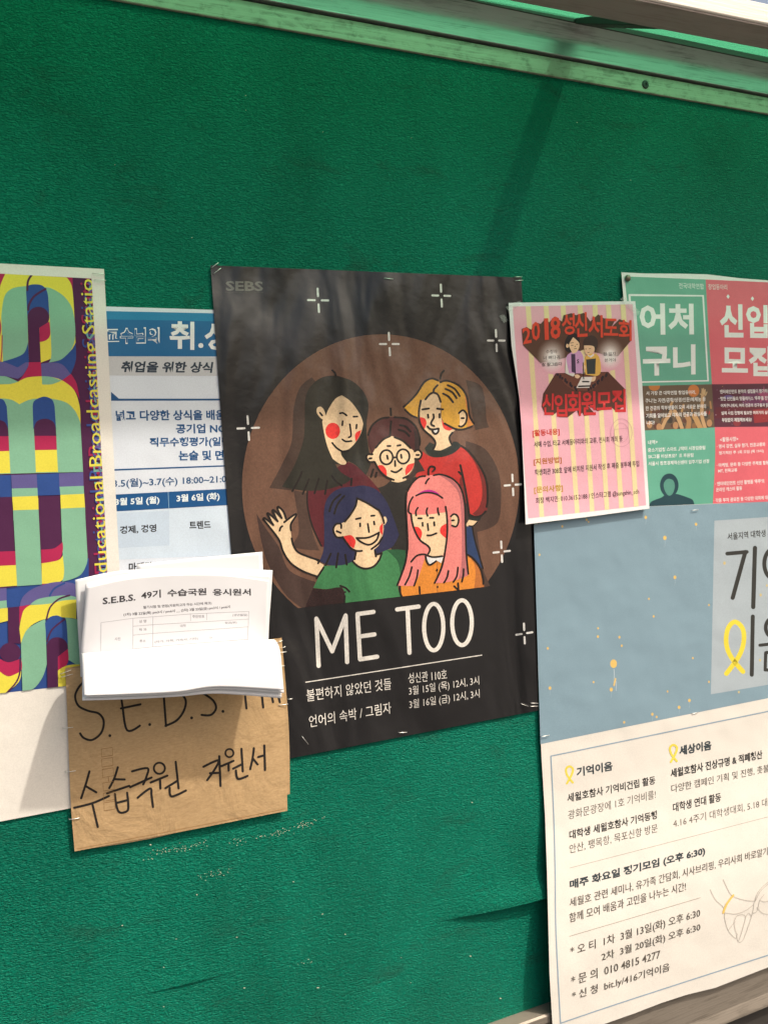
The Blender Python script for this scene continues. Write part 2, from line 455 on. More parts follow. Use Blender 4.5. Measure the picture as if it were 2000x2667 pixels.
# paint worn through to the pale backing
fk = Buf()
def fleck(u, v, r):
    k = len(fk.v); nn = random.choice((4, 5, 6)); a0 = random.random() * 6.28
    for q in range(nn):
        a = a0 + 6.283 * q / nn; rr = r * random.uniform(.45, 1.3)
        p = P(u + rr * 1.5 * math.cos(a), v + rr * .8 * math.sin(a), .0); p.y = -.00145; fk.v.append(p)
    fk.f.append(tuple(range(k, k + nn)))
for (cx, cy, sx, sy, num, ang) in ((355, 208, 45, 10, 60, 0), (425, 200, 60, 13, 110, 0), (300, 240, 30, 8, 16, 0), (530, 285, 55, 10, 80, -.1), (600, 178, 45, 9, 45, 0), (690, 160, 45, 8, 26, 0), (735, 150, 26, 12, 60, 0), (815, 125, 32, 12, 95, 0), (870, 105, 26, 5, 14, 0), (790, 590, 60, 6, 14, -.2), (840, 580, 20, 4, 8, 0)):
    for _ in range(int(num * .45)):
        u = random.gauss(cx, sx * .55); v = random.gauss(cy, sy * .6) - (u - cx) * .22
        fleck(*G1(u, v), random.uniform(.45, 1.45))
for u, v in ((880, 420), (783, 313), (595, 497), (395, 503), (353, 597), (620, 665), (955, 487), (1140, 565), (1370, 560), (1375, 50), (352, 728), (1470, 700), (865, 665), (1172, 648), (215, 458), (310, 190), (1437, 405), (1535, 358), (462, 356)):
    fleck(*G1(u, v), random.uniform(1.2, 2.6))
for u, v in ((500, 620), (640, 250), (640, 288), (840, 345), (1640, 470), (1500, 320), (1070, 760 - 400), (300, 430)): fleck(u, v, random.uniform(.8, 1.6))
fm, t, n, b = nodes_of('bare_fabric'); b.inputs['Base Color'].default_value = (.55, .56, .42, 1); b.inputs['Roughness'].default_value = .8
o = mesh_obj('worn_flecks', fk.v, orient(fk.v, fk.f), [fm], board); o['kind'] = 'stuff'

# ------------------------------------------------------------------ canopy over the board
cz = .257; cy = .225
can = empty('canopy', (.375, 0, .33))
tag(can, 'green translucent canopy with a pale metal front bar above the notice board', 'canopy')
cream = metal('cream_bar', (.80, .75, .66), .38, .12, (.45, .36, .26), metallic=.15)
under_shade = metal('shaded_underside', (.36, .31, .28), .6, .5, (.14, .09, .07), metallic=.2)  # darker brown than the bar: shade on its underside, put into the colour
Buf().sweep([(cy - .001, cz), (cy, cz + .0016), (cy, cz + .023), (cy - .047, cz + .023), (cy - .047, cz + .0016)], X0, X1, 0, XR).build('front_bar', cream, can, .0006)
Buf().sweep([(cy - .002, cz - .0022), (cy - .002, cz + .0014), (cy - .046, cz + .0014), (cy - .046, cz - .0022)], X0, X1, 0, XR).build('underside_shade_plate', under_shade, can, .0005)  # thin plate added under the bar to carry its shaded colour
sh, t, n, b = nodes_of('green_acrylic')
tr = t.nodes.new('ShaderNodeBsdfTransparent'); tl = t.nodes.new('ShaderNodeBsdfTranslucent'); ms = t.nodes.new('ShaderNodeMixShader')
tr.inputs[0].default_value = (.42, .76, .61, 1); tl.inputs[0].default_value = (.22, .66, .44, 1); ms.inputs[0].default_value = .25
t.links.new(tr.outputs[0], ms.inputs[1]); t.links.new(tl.outputs[0], ms.inputs[2])
t.links.new(ms.outputs[0], t.nodes['Material Output'].inputs['Surface'])
Buf().sweep([(.0135, zf + .0065), (cy - .030, cz + .0255), (cy - .030, cz + .0275), (.0135, zf + .0085)], X0, X1, -.004, XR).build('acrylic_sheet', sh, can)
for x in (.505, -.42, 1.43):
    Buf().sweep([(.0265, zf + .0045), (.0265, zf - .0030), (cy - .048, cz + .002), (cy - .048, cz + .022)], x, x + .034, 0, XR).build('rib', dark, can, .001)

# ------------------------------------------------------------------ colourful poster at the left
YEL = (232, 218, 78); TEA = (134, 186, 156); BLU = (46, 78, 145); MAR = (80, 34, 74); CRI = (178, 38, 84); VIO = (100, 92, 150)
def wave(a, kx, kz, ph=0.0, base=0.0): return lambda x, z: base + a * (math.sin(kx * x + kz * z + ph) + .5 * math.sin(1.7 * kx * x - .8 * kz * z + 2 * ph))
ps = Sheet('matte', wave(.0005, 9, 13, 1, .0030))
A = ps.part('letter_artwork')
prt = [S1(-900, 58), S1(790, 150), S1(905, 2212), S2(760, 1232), S2(-700, 1395)]
A.clip = prt
A.quad(SRC, prt, MAR)
A.poly(S1, [(-60, 60, 1), (626, 142, 1), (630, 330, 1), (0, 330, 1)], CRI)
A.poly(S1, [(50, 108, 1), (575, 140, 1), (620, 215), (638, 400), (655, 760, 1), (355, 872, 1), (-10, 880, 1), (-10, 300, 1), (10, 200)], YEL)
A.poly(S1, [(245, 690, 1), (252, 872, 1), (155, 914, 1), (18, 872, 1), (30, 862, 1), (170, 815), (225, 750)], BLU)
A.poly(S1, [(235, 215, 1), (245, 690, 1), (200, 800), (30, 862, 1), (15, 480, 1), (40, 310), (110, 235)], TEA)
A.poly(S1, [(380, 225, 1), (450, 237), (560, 310), (630, 430), (650, 640), (610, 770), (530, 845), (418, 872, 1), (445, 800), (430, 480, 1), (415, 290)], TEA)
A.poly(S1, [(228, 270, 1), (245, 212), (320, 200), (380, 220), (415, 290), (428, 490, 1), (240, 490, 1)], BLU)
A.ell(S1, 333, 485, 94, 92, MAR)
A.quad(S1, [(240, 480), (340, 560), (355, 874), (252, 874)], MAR)
A.poly(S1, [(342, 572, 1), (428, 520, 1), (435, 630), (400, 680), (345, 695, 1)], CRI)
A.line(S1, [(282, 112), (245, 170), (238, 250)], 18, MAR); A.line(S1, [(395, 240), (300, 300), (255, 370), (246, 420)], 18, MAR)
A.line(S1, [(-10, 460), (8, 560), (0, 640)], 12, CRI); A.line(S1, [(22, 640), (18, 800), (0, 930)], 9, CRI)
A.poly(S1, [(-10, 868, 1), (40, 868), (155, 914, 1), (225, 870, 1), (250, 870, 1), (248, 900), (200, 980), (155, 1012, 1), (50, 990, 1), (-10, 992, 1)], VIO)
A.poly(S1, [(250, 870, 1), (355, 868, 1), (362, 992, 1), (300, 994), (160, 1040, 1), (215, 965), (248, 900)], CRI)
A.poly(S1, [(652, 700, 1), (655, 850), (610, 974, 1), (540, 890), (440, 872, 1), (530, 845), (620, 760)], BLU)
A.poly(S1, [(355, 883, 1), (440, 871), (540, 890), (610, 974, 1), (560, 1010), (530, 1030, 1), (440, 997), (362, 992, 1)], VIO)
A.poly(S1, [(612, 970, 1), (660, 1050), (688, 1190, 1), (640, 1110), (530, 1030, 1)], CRI)
A.poly(S1, [(-10, 1060, 1), (80, 1055), (160, 1037, 1), (240, 1000), (360, 990, 1), (440, 995), (540, 1027), (640, 1110), (688, 1250), (695, 1400, 1), (560, 1300, 1), (-10, 1300, 1)], YEL)
A.poly(S1, [(362, 990, 1), (440, 995), (532, 1027, 1), (450, 1058), (366, 1060, 1)], TEA)
A.poly(S1, [(-10, 990, 1), (60, 993), (160, 1037, 1), (90, 1056), (-10, 1058, 1)], TEA)
A.poly(S1, [(-10, 1182, 1), (40, 1182), (110, 1195), (170, 1231, 1), (240, 1197), (300, 1183, 1), (440, 1183), (570, 1215), (650, 1290), (694, 1390, 1), (717, 1812, 1), (-10, 1830, 1)], TEA)
A.poly(S1, [(284, 1250, 1), (300, 1200), (380, 1165), (450, 1190), (473, 1250, 1), (485, 1440, 1), (290, 1440, 1)], BLU)
A.poly(S1, [(294, 1440, 1), (320, 1378), (390, 1355), (460, 1380), (484, 1440, 1), (487, 1502, 1), (298, 1502, 1)], MAR)
A.quad(S1, [(298, 1502), (487, 1502), (492, 1622), (304, 1625)], CRI); A.quad(S1, [(304, 1625), (492, 1622), (502, 1812), (312, 1815)], YEL)
A.poly(S1, [(-10, 1178, 1), (35, 1195), (62, 1250, 1), (75, 1440, 1), (-10, 1440, 1)], BLU)
A.poly(S1, [(-10, 1362, 1), (45, 1385), (74, 1440, 1), (78, 1505, 1), (-10, 1505, 1)], MAR)
A.quad(S1, [(-10, 1505), (78, 1505), (83, 1632), (-10, 1635)], CRI); A.quad(S1, [(-10, 1635), (83, 1632), (93, 1822), (-10, 1826)], YEL)
A.quad(S1, [(-10, 1840), (100, 1838), (108, 2026), (-10, 2030)], BLU); A.quad(S1, [(318, 1832), (510, 1822), (522, 2010), (328, 2016)], BLU)
A.quad(S1, [(100, 1838), (318, 1832), (325, 1950), (105, 1955)], VIO); A.quad(S1, [(510, 1824), (718, 1814), (722, 1932), (515, 1940)], VIO)
A.quad(S1, [(105, 1955), (325, 1950), (328, 2018), (108, 2026)], TEA); A.quad(S1, [(515, 1940), (722, 1932), (726, 2000), (522, 2010)], TEA)
A.quad(S1, [(108, 2026), (328, 2018), (333, 2135), (117, 2145)], YEL); A.quad(S1, [(522, 2010), (726, 2000), (734, 2118), (528, 2130)], YEL)
A.quad(S1, [(117, 2145), (333, 2135), (335, 2230), (119, 2230)], TEA); A.quad(S1, [(528, 2130), (734, 2118), (737, 2215), (530, 2215)], TEA)
A.quad(S2, [(88, -6), (262, -8), (264, 70), (92, 76)], YEL); A.quad(S2, [(412, -10), (574, -12), (577, 56), (415, 64)], YEL)
A.quad(S2, [(-8, 600), (604, 400), (604, 1274), (-8, 1322)], BLU)
A.quad(S2, [(92, 76), (264, 70), (288, 578), (119, 590)], TEA)
A.poly(S2, [(415, 64, 1), (577, 56, 1), (595, 370, 1), (590, 440), (540, 520), (425, 560, 1), (435, 480), (428, 380), (424, 290, 1)], TEA)
A.quad(S2, [(-8, 356), (106, 352), (111, 447), (-8, 453)], CRI)
A.poly(S2, [(281, 342, 1), (370, 333), (426, 290, 1), (428, 350), (395, 415), (284, 435, 1)], CRI)
A.quad(S2, [(-8, 453), (111, 447), (119, 586), (-8, 596)], YEL)
A.poly(S2, [(284, 435, 1), (395, 415), (428, 380, 1), (437, 500), (410, 560), (287, 574, 1)], YEL)
A.quad(S2, [(-8, 598), (47, 592), (48, 686), (-8, 692)], VIO); A.quad(S2, [(-8, 692), (48, 686), (50, 736), (-8, 743)], TEA)
A.quad(S2, [(-8, 743), (57, 736), (58, 824), (-8, 840)], YEL); A.quad(S2, [(55, 736), (133, 728), (146, 980), (60, 975)], MAR)
A.quad(S2, [(290, 574), (405, 566), (380, 580), (290, 584)], CRI); A.quad(S2, [(0, 596), (118, 590), (118, 594), (0, 606)], MAR)
A.poly(S2, [(136, 728, 1), (160, 660), (240, 600), (370, 563), (480, 566), (520, 582, 1), (520, 665, 1), (440, 655), (300, 682), (208, 716, 1)], VIO)
A.poly(S2, [(134, 860, 1), (134, 728, 1), (212, 714, 1), (150, 800)], CRI)
A.poly(S2, [(208, 716, 1), (270, 675), (440, 652), (520, 665, 1), (520, 690, 1), (440, 688), (330, 712)], TEA)
A.poly(S2, [(134, 880, 1), (160, 760), (210, 718, 1), (330, 710), (440, 686), (520, 682, 1), (520, 812, 1), (440, 802), (310, 812), (200, 870), (146, 980, 1)], YEL)
A.poly(S2, [(310, 812, 1), (320, 1120, 1), (290, 1210), (230, 1285), (155, 1306, 1), (145, 980, 1), (190, 880)], TEA)
A.ell(S2, 72, 1040, 72, 66, MAR)
A.poly(S2, [(-8, 1075, 1), (60, 1106), (145, 1080, 1), (147, 1160), (60, 1200), (-8, 1160, 1)], CRI)
A.poly(S2, [(-8, 1160, 1), (60, 1202), (146, 1165, 1), (130, 1240), (40, 1318, 1), (-8, 1322, 1)], YEL)
A.poly(S2, [(308, 840, 1), (340, 800), (395, 790), (445, 825), (460, 900), (462, 990, 1), (320, 990, 1)], BLU)
A.poly(S2, [(440, 800, 1), (530, 815, 1), (550, 1140, 1), (467, 1090, 1), (455, 850)], TEA)
A.ell(S2, 390, 1002, 72, 66, MAR); A.quad(S2, [(318, 985), (395, 1050), (400, 1276), (325, 1284)], MAR)
A.poly(S2, [(395, 1068, 1), (462, 1015, 1), (467, 1090), (440, 1140), (395, 1162, 1)], CRI)
A.poly(S2, [(395, 1162, 1), (467, 1125), (600, 1120, 1), (600, 1262, 1), (398, 1276, 1)], YEL)
A.line(S2, [(340, 655), (372, 605), (440, 570)], 12, BLU)
for q in ([(318, 815), (342, 735), (400, 678), (475, 652)], [(322, 965), (355, 885), (440, 815)], [(50, 1312), (110, 1245), (136, 1180), (140, 1080)]): A.line(S2, q, 11, MAR)
ps.part('strip_lettering')
def strip(dx, dy, col):
    ps.text(SRC, 'Educational Broadcasting Statio', (283 + dx, 1519 + dy), (242 + dx, 727 + dy), (249 + dx, 1522 + dy), col, 0.0, True)
strip(-2, -27, (165, 40, 84)); strip(0, 36, (60, 80, 150)); strip(11, 14, (118, 170, 160)); strip(9, -48, (110, 90, 150)); strip(0, 0, (232, 220, 84))

# ------------------------------------------------------------------ white flyer with blue headings
fl = Sheet('satin', wave(.0003, 12, 6, 0, .0019))
f = fl.part('printing'); NB = (24, 82, 135); NV = (38, 62, 92)
f.quad(C1, [(560, 401), (1500, 421), (1500, 684), (560, 682)], (18, 104, 156))
f.quad(C1, [(560, 401), (1500, 421), (1500, 470), (560, 452)], (30, 130, 176))
f.quad(C1, [(560, 682), (1500, 690), (1500, 804), (560, 800)], (203, 203, 206))
f.quad(C2, [(560, 70), (1300, 34), (1300, 300), (560, 330)], (212, 226, 240)); f.quad(C2, [(560, 80), (915, 62), (917, 250), (560, 268)], (200, 216, 233))
f.text(C1, '교수님의', (655, 608), (986, 604), (655, 504), (238, 244, 248), .032); f.text(C1, '교수님의', (664, 600), (977, 597), (664, 513), (22, 104, 156), .012)
f.text(C1, '취.상', (1048, 640), (1430, 648), (1048, 464), (240, 246, 250), .026)
f.text(C1, '취업을 위한 상식 특강', (745, 782), (1480, 786), (755, 712), (40, 56, 72), .035)
f.quad(C1, [(688, 944), (1420, 944), (1420, 955), (688, 957)], NB); f.quad(C1, [(688, 902), (738, 946), (688, 956)], NB)
f.text(C1, '넓고 다양한 상식을 배움', (718, 1082), (1390, 1075), (715, 1016), NB, .03)
f.text(C1, '공기업 NCS', (1088, 1160), (1425, 1156), (1086, 1100), NB, .03); f.text(C1, '직무수행평가(일반', (925, 1250), (1425, 1243), (925, 1184), NB, .03)
f.text(C1, '논술 및 면접', (1105, 1327), (1440, 1322), (1105, 1265), NB, .03)
f.quad(C1, [(700, 1379), (1440, 1353), (1440, 1361), (700, 1389)], NB)
f.text(C1, '3.5(월)~3.7(수) 18:00~21:00', (700, 1503), (1430, 1470), (698, 1440), (36, 84, 130), .018)
f.quad(C1, [(690, 1537), (1450, 1498), (1456, 1598), (690, 1641)], (22, 84, 140)); f.quad(C1, [(1038, 1519), (1041, 1519), (1046, 1622), (1043, 1622)], (150, 185, 210))
f.text(C1, '3월 5일 (월)', (712, 1612), (986, 1598), (712, 1558), (232, 240, 246), .03); f.text(C1, '3월 6일 (화)', (1092, 1590), (1358, 1575), (1090, 1536), (232, 240, 246), .03)
f.text(C2, '경제, 경영', (650, 192), (847, 180), (648, 146), (38, 38, 42), .03); f.text(C2, '트렌드', (1025, 162), (1140, 158), (1023, 119), (38, 38, 42), .03)
f.text(C2, '마케팅', (697, 392), (820, 386), (697, 344), (38, 38, 42), .03)

# ------------------------------------------------------------------ black poster with five drawn women
SK = (240, 206, 166); K = (36, 29, 27); RED = (230, 58, 54); WHT = (236, 232, 226)
bp = Sheet('gloss', wave(.0004, 7, 5, 2, .0030))
a, b_, c_ = P(*F8(22, 860)), P(*F8(1515, 780)), P(*F8(830, 45))
ax, ay, bx, by, cx, cy_ = a.x, a.z, b_.x, b_.z, c_.x, c_.z
dd = 2 * (ax * (by - cy_) + bx * (cy_ - ay) + cx * (ay - by))
ux = ((ax**2 + ay**2) * (by - cy_) + (bx**2 + by**2) * (cy_ - ay) + (cx**2 + cy_**2) * (ay - by)) / dd
uz = ((ax**2 + ay**2) * (cx - bx) + (bx**2 + by**2) * (ax - cx) + (cx**2 + cy_**2) * (bx - ax)) / dd
rad = math.hypot(ax - ux, ay - uz)
g = bp.part('round_backdrop')
hor = [(F8(-100, -100)), (F8(1700, -100)), F8(1700, 1367), F8(-100, 1570)]
bp.clip = hor
circ = [px_of(Vector((ux + rad * math.cos(.0654 * k), 0, uz + rad * math.sin(.0654 * k)))) for k in range(96)]
g.poly(SRC, circ, (114, 82, 66), True)
g.poly(F8, [(400, 275, 1), (335, 330), (300, 450), (290, 620), (240, 740), (170, 872, 1), (300, 888, 1), (420, 300, 1)], (76, 58, 50))
g.poly(F8, [(1230, 290, 1), (1310, 320), (1335, 420), (1340, 500), (1355, 545, 1), (1280, 560, 1)], (78, 61, 53))
g.poly(F8, [(1230, 620, 1), (1330, 660), (1400, 770), (1420, 900), (1400, 1060), (1290, 1110, 1), (1320, 1300), (1360, 1400, 1), (1200, 1450, 1)], (76, 57, 50))
g.poly(F8, [(300, 885, 1), (380, 900, 1), (400, 1100), (440, 1210, 1), (300, 1190), (330, 1100)], (80, 60, 52))
g.poly(F8, [(100, 1010, 1), (150, 1090), (220, 1190), (280, 1320), (420, 1380, 1), (360, 1530, 1), (250, 1440), (150, 1250)], (72, 54, 49))
def stroke(tr, w, *ls):
    for q in ls: bp.line(tr, q, w, K)
bp.part('drawn_figure', None, 'drawn woman with long black hair and dark red top', 'f1')
bp.poly(F8, [(540, 760, 1), (600, 735), (680, 790), (765, 885, 1), (760, 1230, 1), (450, 1190, 1), (400, 1080), (375, 960), (375, 880, 1)], (92, 34, 42))
bp.line(F8, [(375, 890), (376, 970), (402, 1080), (450, 1185)], 8, K)
bp.poly(F1, [(830, 155), (940, 178), (1100, 240), (1240, 370), (1315, 520), (1325, 640), (1302, 800), (1300, 1000), (1330, 1230), (1360, 1420), (1290, 1590, 1), (1150, 1450), (1040, 1390, 1), (960, 1440, 1), (850, 1430, 1), (920, 1540), (1085, 1640, 1), (1010, 1700), (900, 1745, 1), (700, 1800), (450, 1815), (230, 1790), (80, 1755, 1), (190, 1580), (290, 1380), (390, 1080), (410, 800), (415, 520), (480, 330), (640, 190)], (48, 46, 39))
bp.poly(F1, [(940, 440, 1), (1060, 520), (1170, 660), (1225, 760, 1), (1250, 850, 1), (1215, 990), (1130, 1130), (1040, 1215), (960, 1235), (925, 1240, 1), (940, 1310), (1010, 1400, 1), (990, 1435), (920, 1430), (810, 1355, 1), (740, 1190), (690, 1000), (660, 820, 1), (670, 790, 1), (620, 750), (580, 680), (590, 620), (640, 605), (685, 650), (712, 730, 1), (760, 620), (850, 490)], SK)
bp.ell(F1, 812, 952, 105, 117, RED); bp.poly(F1, [(1224, 940, 1), (1150, 975), (1130, 1040), (1145, 1108, 1), (1200, 1015)], RED)
stroke(F1, 27, [(915, 700), (960, 695), (1010, 730)], [(1110, 748), (1165, 746)], [(955, 812), (948, 870)], [(1155, 862), (1150, 918)], [(1058, 858), (1075, 1000), (1065, 1035), (1042, 1045)], [(950, 1075), (1000, 1105), (1080, 1098)], [(805, 1125), (870, 1200), (960, 1250), (1040, 1235)], [(628, 692), (660, 730)], [(805, 80), (840, 115), (858, 165)], [(370, 1540), (310, 1680), (230, 1820)], [(470, 1650), (380, 1860)], [(610, 1640), (550, 1850)], [(735, 1670), (700, 1860)], [(1085, 1640), (1075, 1730)], [(800, 1600), (860, 1680), (940, 1740)])
bp.part('drawn_figure', None, 'drawn blonde woman in a red jumper', 'f2')
bp.poly(F4, [(1220, 860, 1), (1315, 865, 1), (1345, 1050), (1478, 1495, 1), (1350, 1420), (1225, 1300, 1)], (44, 64, 104)); bp.line(F4, [(1318, 880), (1350, 1060), (1472, 1490)], 24, K)
bp.poly(F2, [(880, 345), (960, 360), (1010, 440, 1), (1015, 660), (1180, 780, 1), (1110, 850), (1105, 900), (1137, 962, 1), (1010, 1025), (915, 1020, 1), (945, 950), (900, 880), (800, 780), (750, 660), (745, 520), (770, 420), (820, 390)], SK)
bp.poly(F2, [(755, 628, 1), (812, 645), (832, 705), (800, 785, 1), (762, 710)], RED); bp.poly(F2, [(1013, 655, 1), (1045, 705, 1), (1155, 765, 1), (1100, 790), (1035, 755)], RED)
HB = (224, 168, 62)
bp.poly(F2, [(985, 205, 1), (890, 165), (800, 220), (720, 340), (640, 430), (558, 505, 1), (640, 590), (733, 642, 1), (745, 520), (765, 430, 1), (830, 400), (920, 335, 1), (980, 260)], HB)
bp.poly(F2, [(975, 212, 1), (1080, 190), (1220, 250), (1310, 370), (1335, 520), (1350, 620), (1405, 710, 1), (1300, 765), (1180, 778), (1045, 703, 1), (1013, 640, 1), (1005, 440, 1), (965, 360), (912, 335, 1)], HB)
bp.poly(F2, [(1290, 330, 1), (1325, 440), (1340, 560), (1400, 705, 1), (1320, 760, 1), (1325, 600), (1300, 480)], (222, 142, 72))
bp.poly(F2, [(1222, 570, 1), (1280, 545), (1318, 620), (1295, 720), (1225, 742, 1), (1232, 650)], SK)
bp.poly(F2, [(790, 1040, 1), (860, 1095), (960, 1112), (1100, 1085), (1250, 975, 1), (1350, 1050), (1480, 1230), (1550, 1400), (1565, 1600), (1540, 1760), (1400, 1818), (1345, 1795, 1), (1330, 1600, 1), (1200, 1450), (700, 1360, 1), (735, 1160, 1)], (196, 54, 50))
bp.poly(F2, [(1262, 985, 1), (1360, 1060), (1480, 1230), (1550, 1400), (1565, 1600), (1550, 1760), (1440, 1822, 1), (1380, 1790, 1), (1465, 1700), (1500, 1540), (1475, 1340), (1390, 1140)], (118, 42, 40))
bp.poly(F2, [(1250, 1330, 1), (1300, 1440), (1345, 1790, 1), (1300, 1700), (1230, 1440)], (124, 44, 42))
bp.poly(F2, [(810, 1000, 1), (870, 930, 1), (935, 958, 1), (912, 1015, 1), (1000, 1028), (1138, 962, 1), (1150, 922, 1), (1205, 928), (1252, 975, 1), (1150, 1065), (980, 1112), (860, 1085)], (40, 46, 42))
bp.poly(F4, [(1205, 500, 1), (1260, 560, 1), (1265, 830, 1), (1213, 830, 1)], (58, 46, 46))
bp.poly(F4, [(1255, 690, 1), (1350, 705), (1445, 715, 1), (1425, 775), (1340, 775), (1258, 768, 1)], (38, 42, 40)); bp.poly(F4, [(1225, 830, 1), (1262, 766, 1), (1388, 785, 1), (1360, 840), (1290, 858), (1225, 862, 1)], SK)
bp.line(F4, [(1265, 855), (1330, 855), (1385, 800)], 20, K)
bp.quad(F2, [(915, 785), (972, 775), (958, 812), (932, 818)], WHT)
stroke(F2, 24, [(970, 190), (890, 165), (800, 215), (720, 340), (640, 430), (560, 505)], [(575, 540), (640, 600), (715, 635)], [(1000, 210), (1080, 192), (1220, 250), (1310, 370), (1335, 520), (1350, 620), (1400, 705)], [(1375, 740), (1280, 772), (1180, 770), (1050, 705)], [(820, 415), (870, 355), (920, 335), (970, 360), (1003, 445)], [(965, 245), (925, 290), (915, 330)], [(765, 430), (742, 560), (750, 680), (800, 780), (900, 870), (940, 940), (915, 1010)], [(1085, 245), (1170, 290), (1230, 375)], [(1060, 290), (1140, 330), (1193, 400)], [(1030, 345), (1100, 385), (1150, 450)], [(785, 535), (860, 525)], [(960, 525), (1030, 535)], [(850, 598), (855, 635)], [(988, 592), (990, 632)], [(915, 595), (920, 635), (890, 690), (895, 720), (925, 735)], [(845, 740), (890, 775), (975, 765)], [(900, 780), (915, 815), (945, 828), (972, 805), (978, 768)], [(1222, 580), (1270, 545), (1315, 600), (1305, 690), (1260, 740), (1222, 735)], [(1252, 640), (1278, 640)], [(1145, 815), (1110, 860), (1110, 900), (1135, 955)], [(1040, 72), (1010, 110), (998, 165)], [(1250, 975), (1350, 1050), (1480, 1230), (1550, 1400), (1565, 1600), (1553, 1705)], [(1540, 1760), (1490, 1810), (1420, 1825), (1350, 1800)], [(1238, 1205), (1270, 1350), (1310, 1560), (1345, 1800)], [(1220, 1285), (1255, 1320)])
bp.part('drawn_figure', None, 'drawn woman with round glasses and brown hair', 'f3')
bp.poly(F2, [(400, 1390, 1), (590, 1380, 1), (720, 1340, 1), (620, 1480), (580, 1600), (600, 2260, 1), (420, 2260, 1), (300, 1600), (240, 1480, 1), (330, 1450)], (46, 43, 40))
bp.poly(F2, [(170, 1180, 1), (230, 1200), (345, 1340, 1), (110, 1335, 1)], (92, 62, 54))
bp.poly(F2, [(690, 1130, 1), (740, 1150), (812, 1275, 1), (720, 1300), (650, 1395, 1), (595, 1360, 1), (680, 1250)], (62, 48, 44))
bp.poly(F2, [(390, 630), (280, 650), (180, 730), (135, 850), (140, 960), (182, 1075, 1), (240, 960), (400, 855, 1), (520, 900), (640, 1000), (690, 1045, 1), (742, 1030, 1), (755, 900), (700, 740), (590, 650), (460, 625)], (80, 44, 44))
bp.poly(F2, [(680, 760, 1), (745, 880), (752, 1028, 1), (692, 1042, 1), (690, 900)], (56, 42, 42))
bp.poly(F2, [(420, 855, 1), (520, 900), (640, 1000), (690, 1045, 1), (725, 1028), (775, 1065), (765, 1120), (690, 1135, 1), (680, 1210), (640, 1290), (572, 1355, 1), (595, 1380, 1), (500, 1412), (410, 1398, 1), (415, 1380, 1), (330, 1330), (250, 1240), (205, 1165, 1), (145, 1162), (112, 1110), (130, 1072), (182, 1075, 1), (230, 990), (320, 905)], SK)
bp.poly(F2, [(243, 1212, 1), (300, 1205), (350, 1260), (355, 1342, 1), (290, 1290)], RED); bp.poly(F2, [(688, 1180, 1), (610, 1200), (578, 1265), (583, 1328, 1), (655, 1260)], RED)
bp.ring(F2, 352, 1110, 76, 86, 24, K); bp.ring(F2, 552, 1100, 76, 86, 24, K)
stroke(F2, 24, [(380, 632), (280, 650), (180, 730), (135, 840)], [(450, 630), (590, 650), (700, 740), (750, 880), (750, 960)], [(408, 680), (395, 840)], [(390, 860), (310, 900), (225, 995)], [(450, 870), (550, 915), (640, 1000)], [(430, 1115), (472, 1110)], [(360, 1090), (368, 1130)], [(528, 1080), (533, 1118)], [(455, 1155), (457, 1215)], [(410, 1275), (470, 1290), (535, 1245)], [(365, 975), (400, 975)], [(485, 970), (520, 965)], [(215, 1170), (270, 1270), (350, 1345), (440, 1382)], [(555, 1360), (610, 1335)], [(185, 1075), (130, 1075), (112, 1115), (145, 1165), (205, 1165)], [(148, 1125), (172, 1122)], [(690, 1040), (735, 1022), (775, 1070), (750, 1125), (695, 1130)], [(712, 1083), (742, 1083)], [(403, 525), (406, 605)], [(515, 725), (580, 740), (640, 800)], [(500, 780), (570, 800), (625, 855)], [(195, 1255), (170, 1340)], [(235, 1295), (225, 1340)])
bp.part('drawn_figure', None, 'drawn woman with navy hair waving in a green shirt', 'f4')
bp.poly(F3, [(620, 1240, 1), (760, 1255), (920, 1215, 1), (970, 1300), (968, 1412, 1), (520, 1482, 1)], (50, 32, 32))
bp.poly(F3, [(740, 985, 1), (600, 910), (470, 855), (405, 775), (380, 680, 1), (372, 600), (377, 525), (428, 440, 1), (415, 428), (335, 478, 1), (300, 400), (240, 345), (248, 400), (282, 470, 1), (192, 392, 1), (232, 500, 1), (135, 430, 1), (187, 545, 1), (82, 478, 1), (150, 580), (240, 705, 1), (290, 840), (360, 955), (500, 1050), (670, 1125, 1)], SK)
bp.poly(F3, [(740, 995, 1), (870, 985), (1060, 940), (1380, 850, 1), (1450, 815), (1640, 825, 1), (1640, 1000), (1560, 1210), (1592, 1338, 1), (965, 1412, 1), (970, 1300), (940, 1230, 1), (870, 1235), (760, 1252), (622, 1237, 1)], (66, 130, 82))
bp.poly(F3, [(1430, 822, 1), (1550, 812), (1645, 825, 1), (1625, 1040), (1590, 1120, 1), (1560, 960), (1490, 870)], (42, 92, 60))
bp.poly(F3, [(1070, 118, 1), (1180, 105), (1320, 150), (1430, 280), (1510, 470), (1570, 650, 1), (1500, 780), (1380, 840, 1), (1310, 862, 1), (1080, 905, 1), (1060, 945, 1), (950, 985), (800, 987), (688, 940, 1), (735, 820), (742, 600), (740, 400), (770, 260), (850, 170), (960, 125)], (47, 48, 80))
bp.poly(F3, [(1112, 260, 1), (1220, 300), (1335, 372, 1), (1380, 450), (1400, 560), (1390, 650), (1350, 760), (1290, 815, 1), (1310, 890, 1), (1382, 858, 1), (1350, 950), (1280, 1010), (1200, 1030), (1120, 1000), (1058, 945, 1), (1090, 910), (1097, 835, 1), (1040, 800), (950, 680, 1), (880, 680), (845, 610), (860, 550), (905, 532), (965, 510, 1), (1030, 440), (1090, 340)], SK)
bp.poly(F3, [(1390, 458, 1), (1422, 450), (1435, 500), (1405, 545, 1)], SK)
bp.poly(F3, [(1320, 370, 1), (1380, 450), (1400, 560), (1390, 650), (1350, 760), (1340, 760, 1), (1372, 620), (1372, 490)], (212, 176, 140))
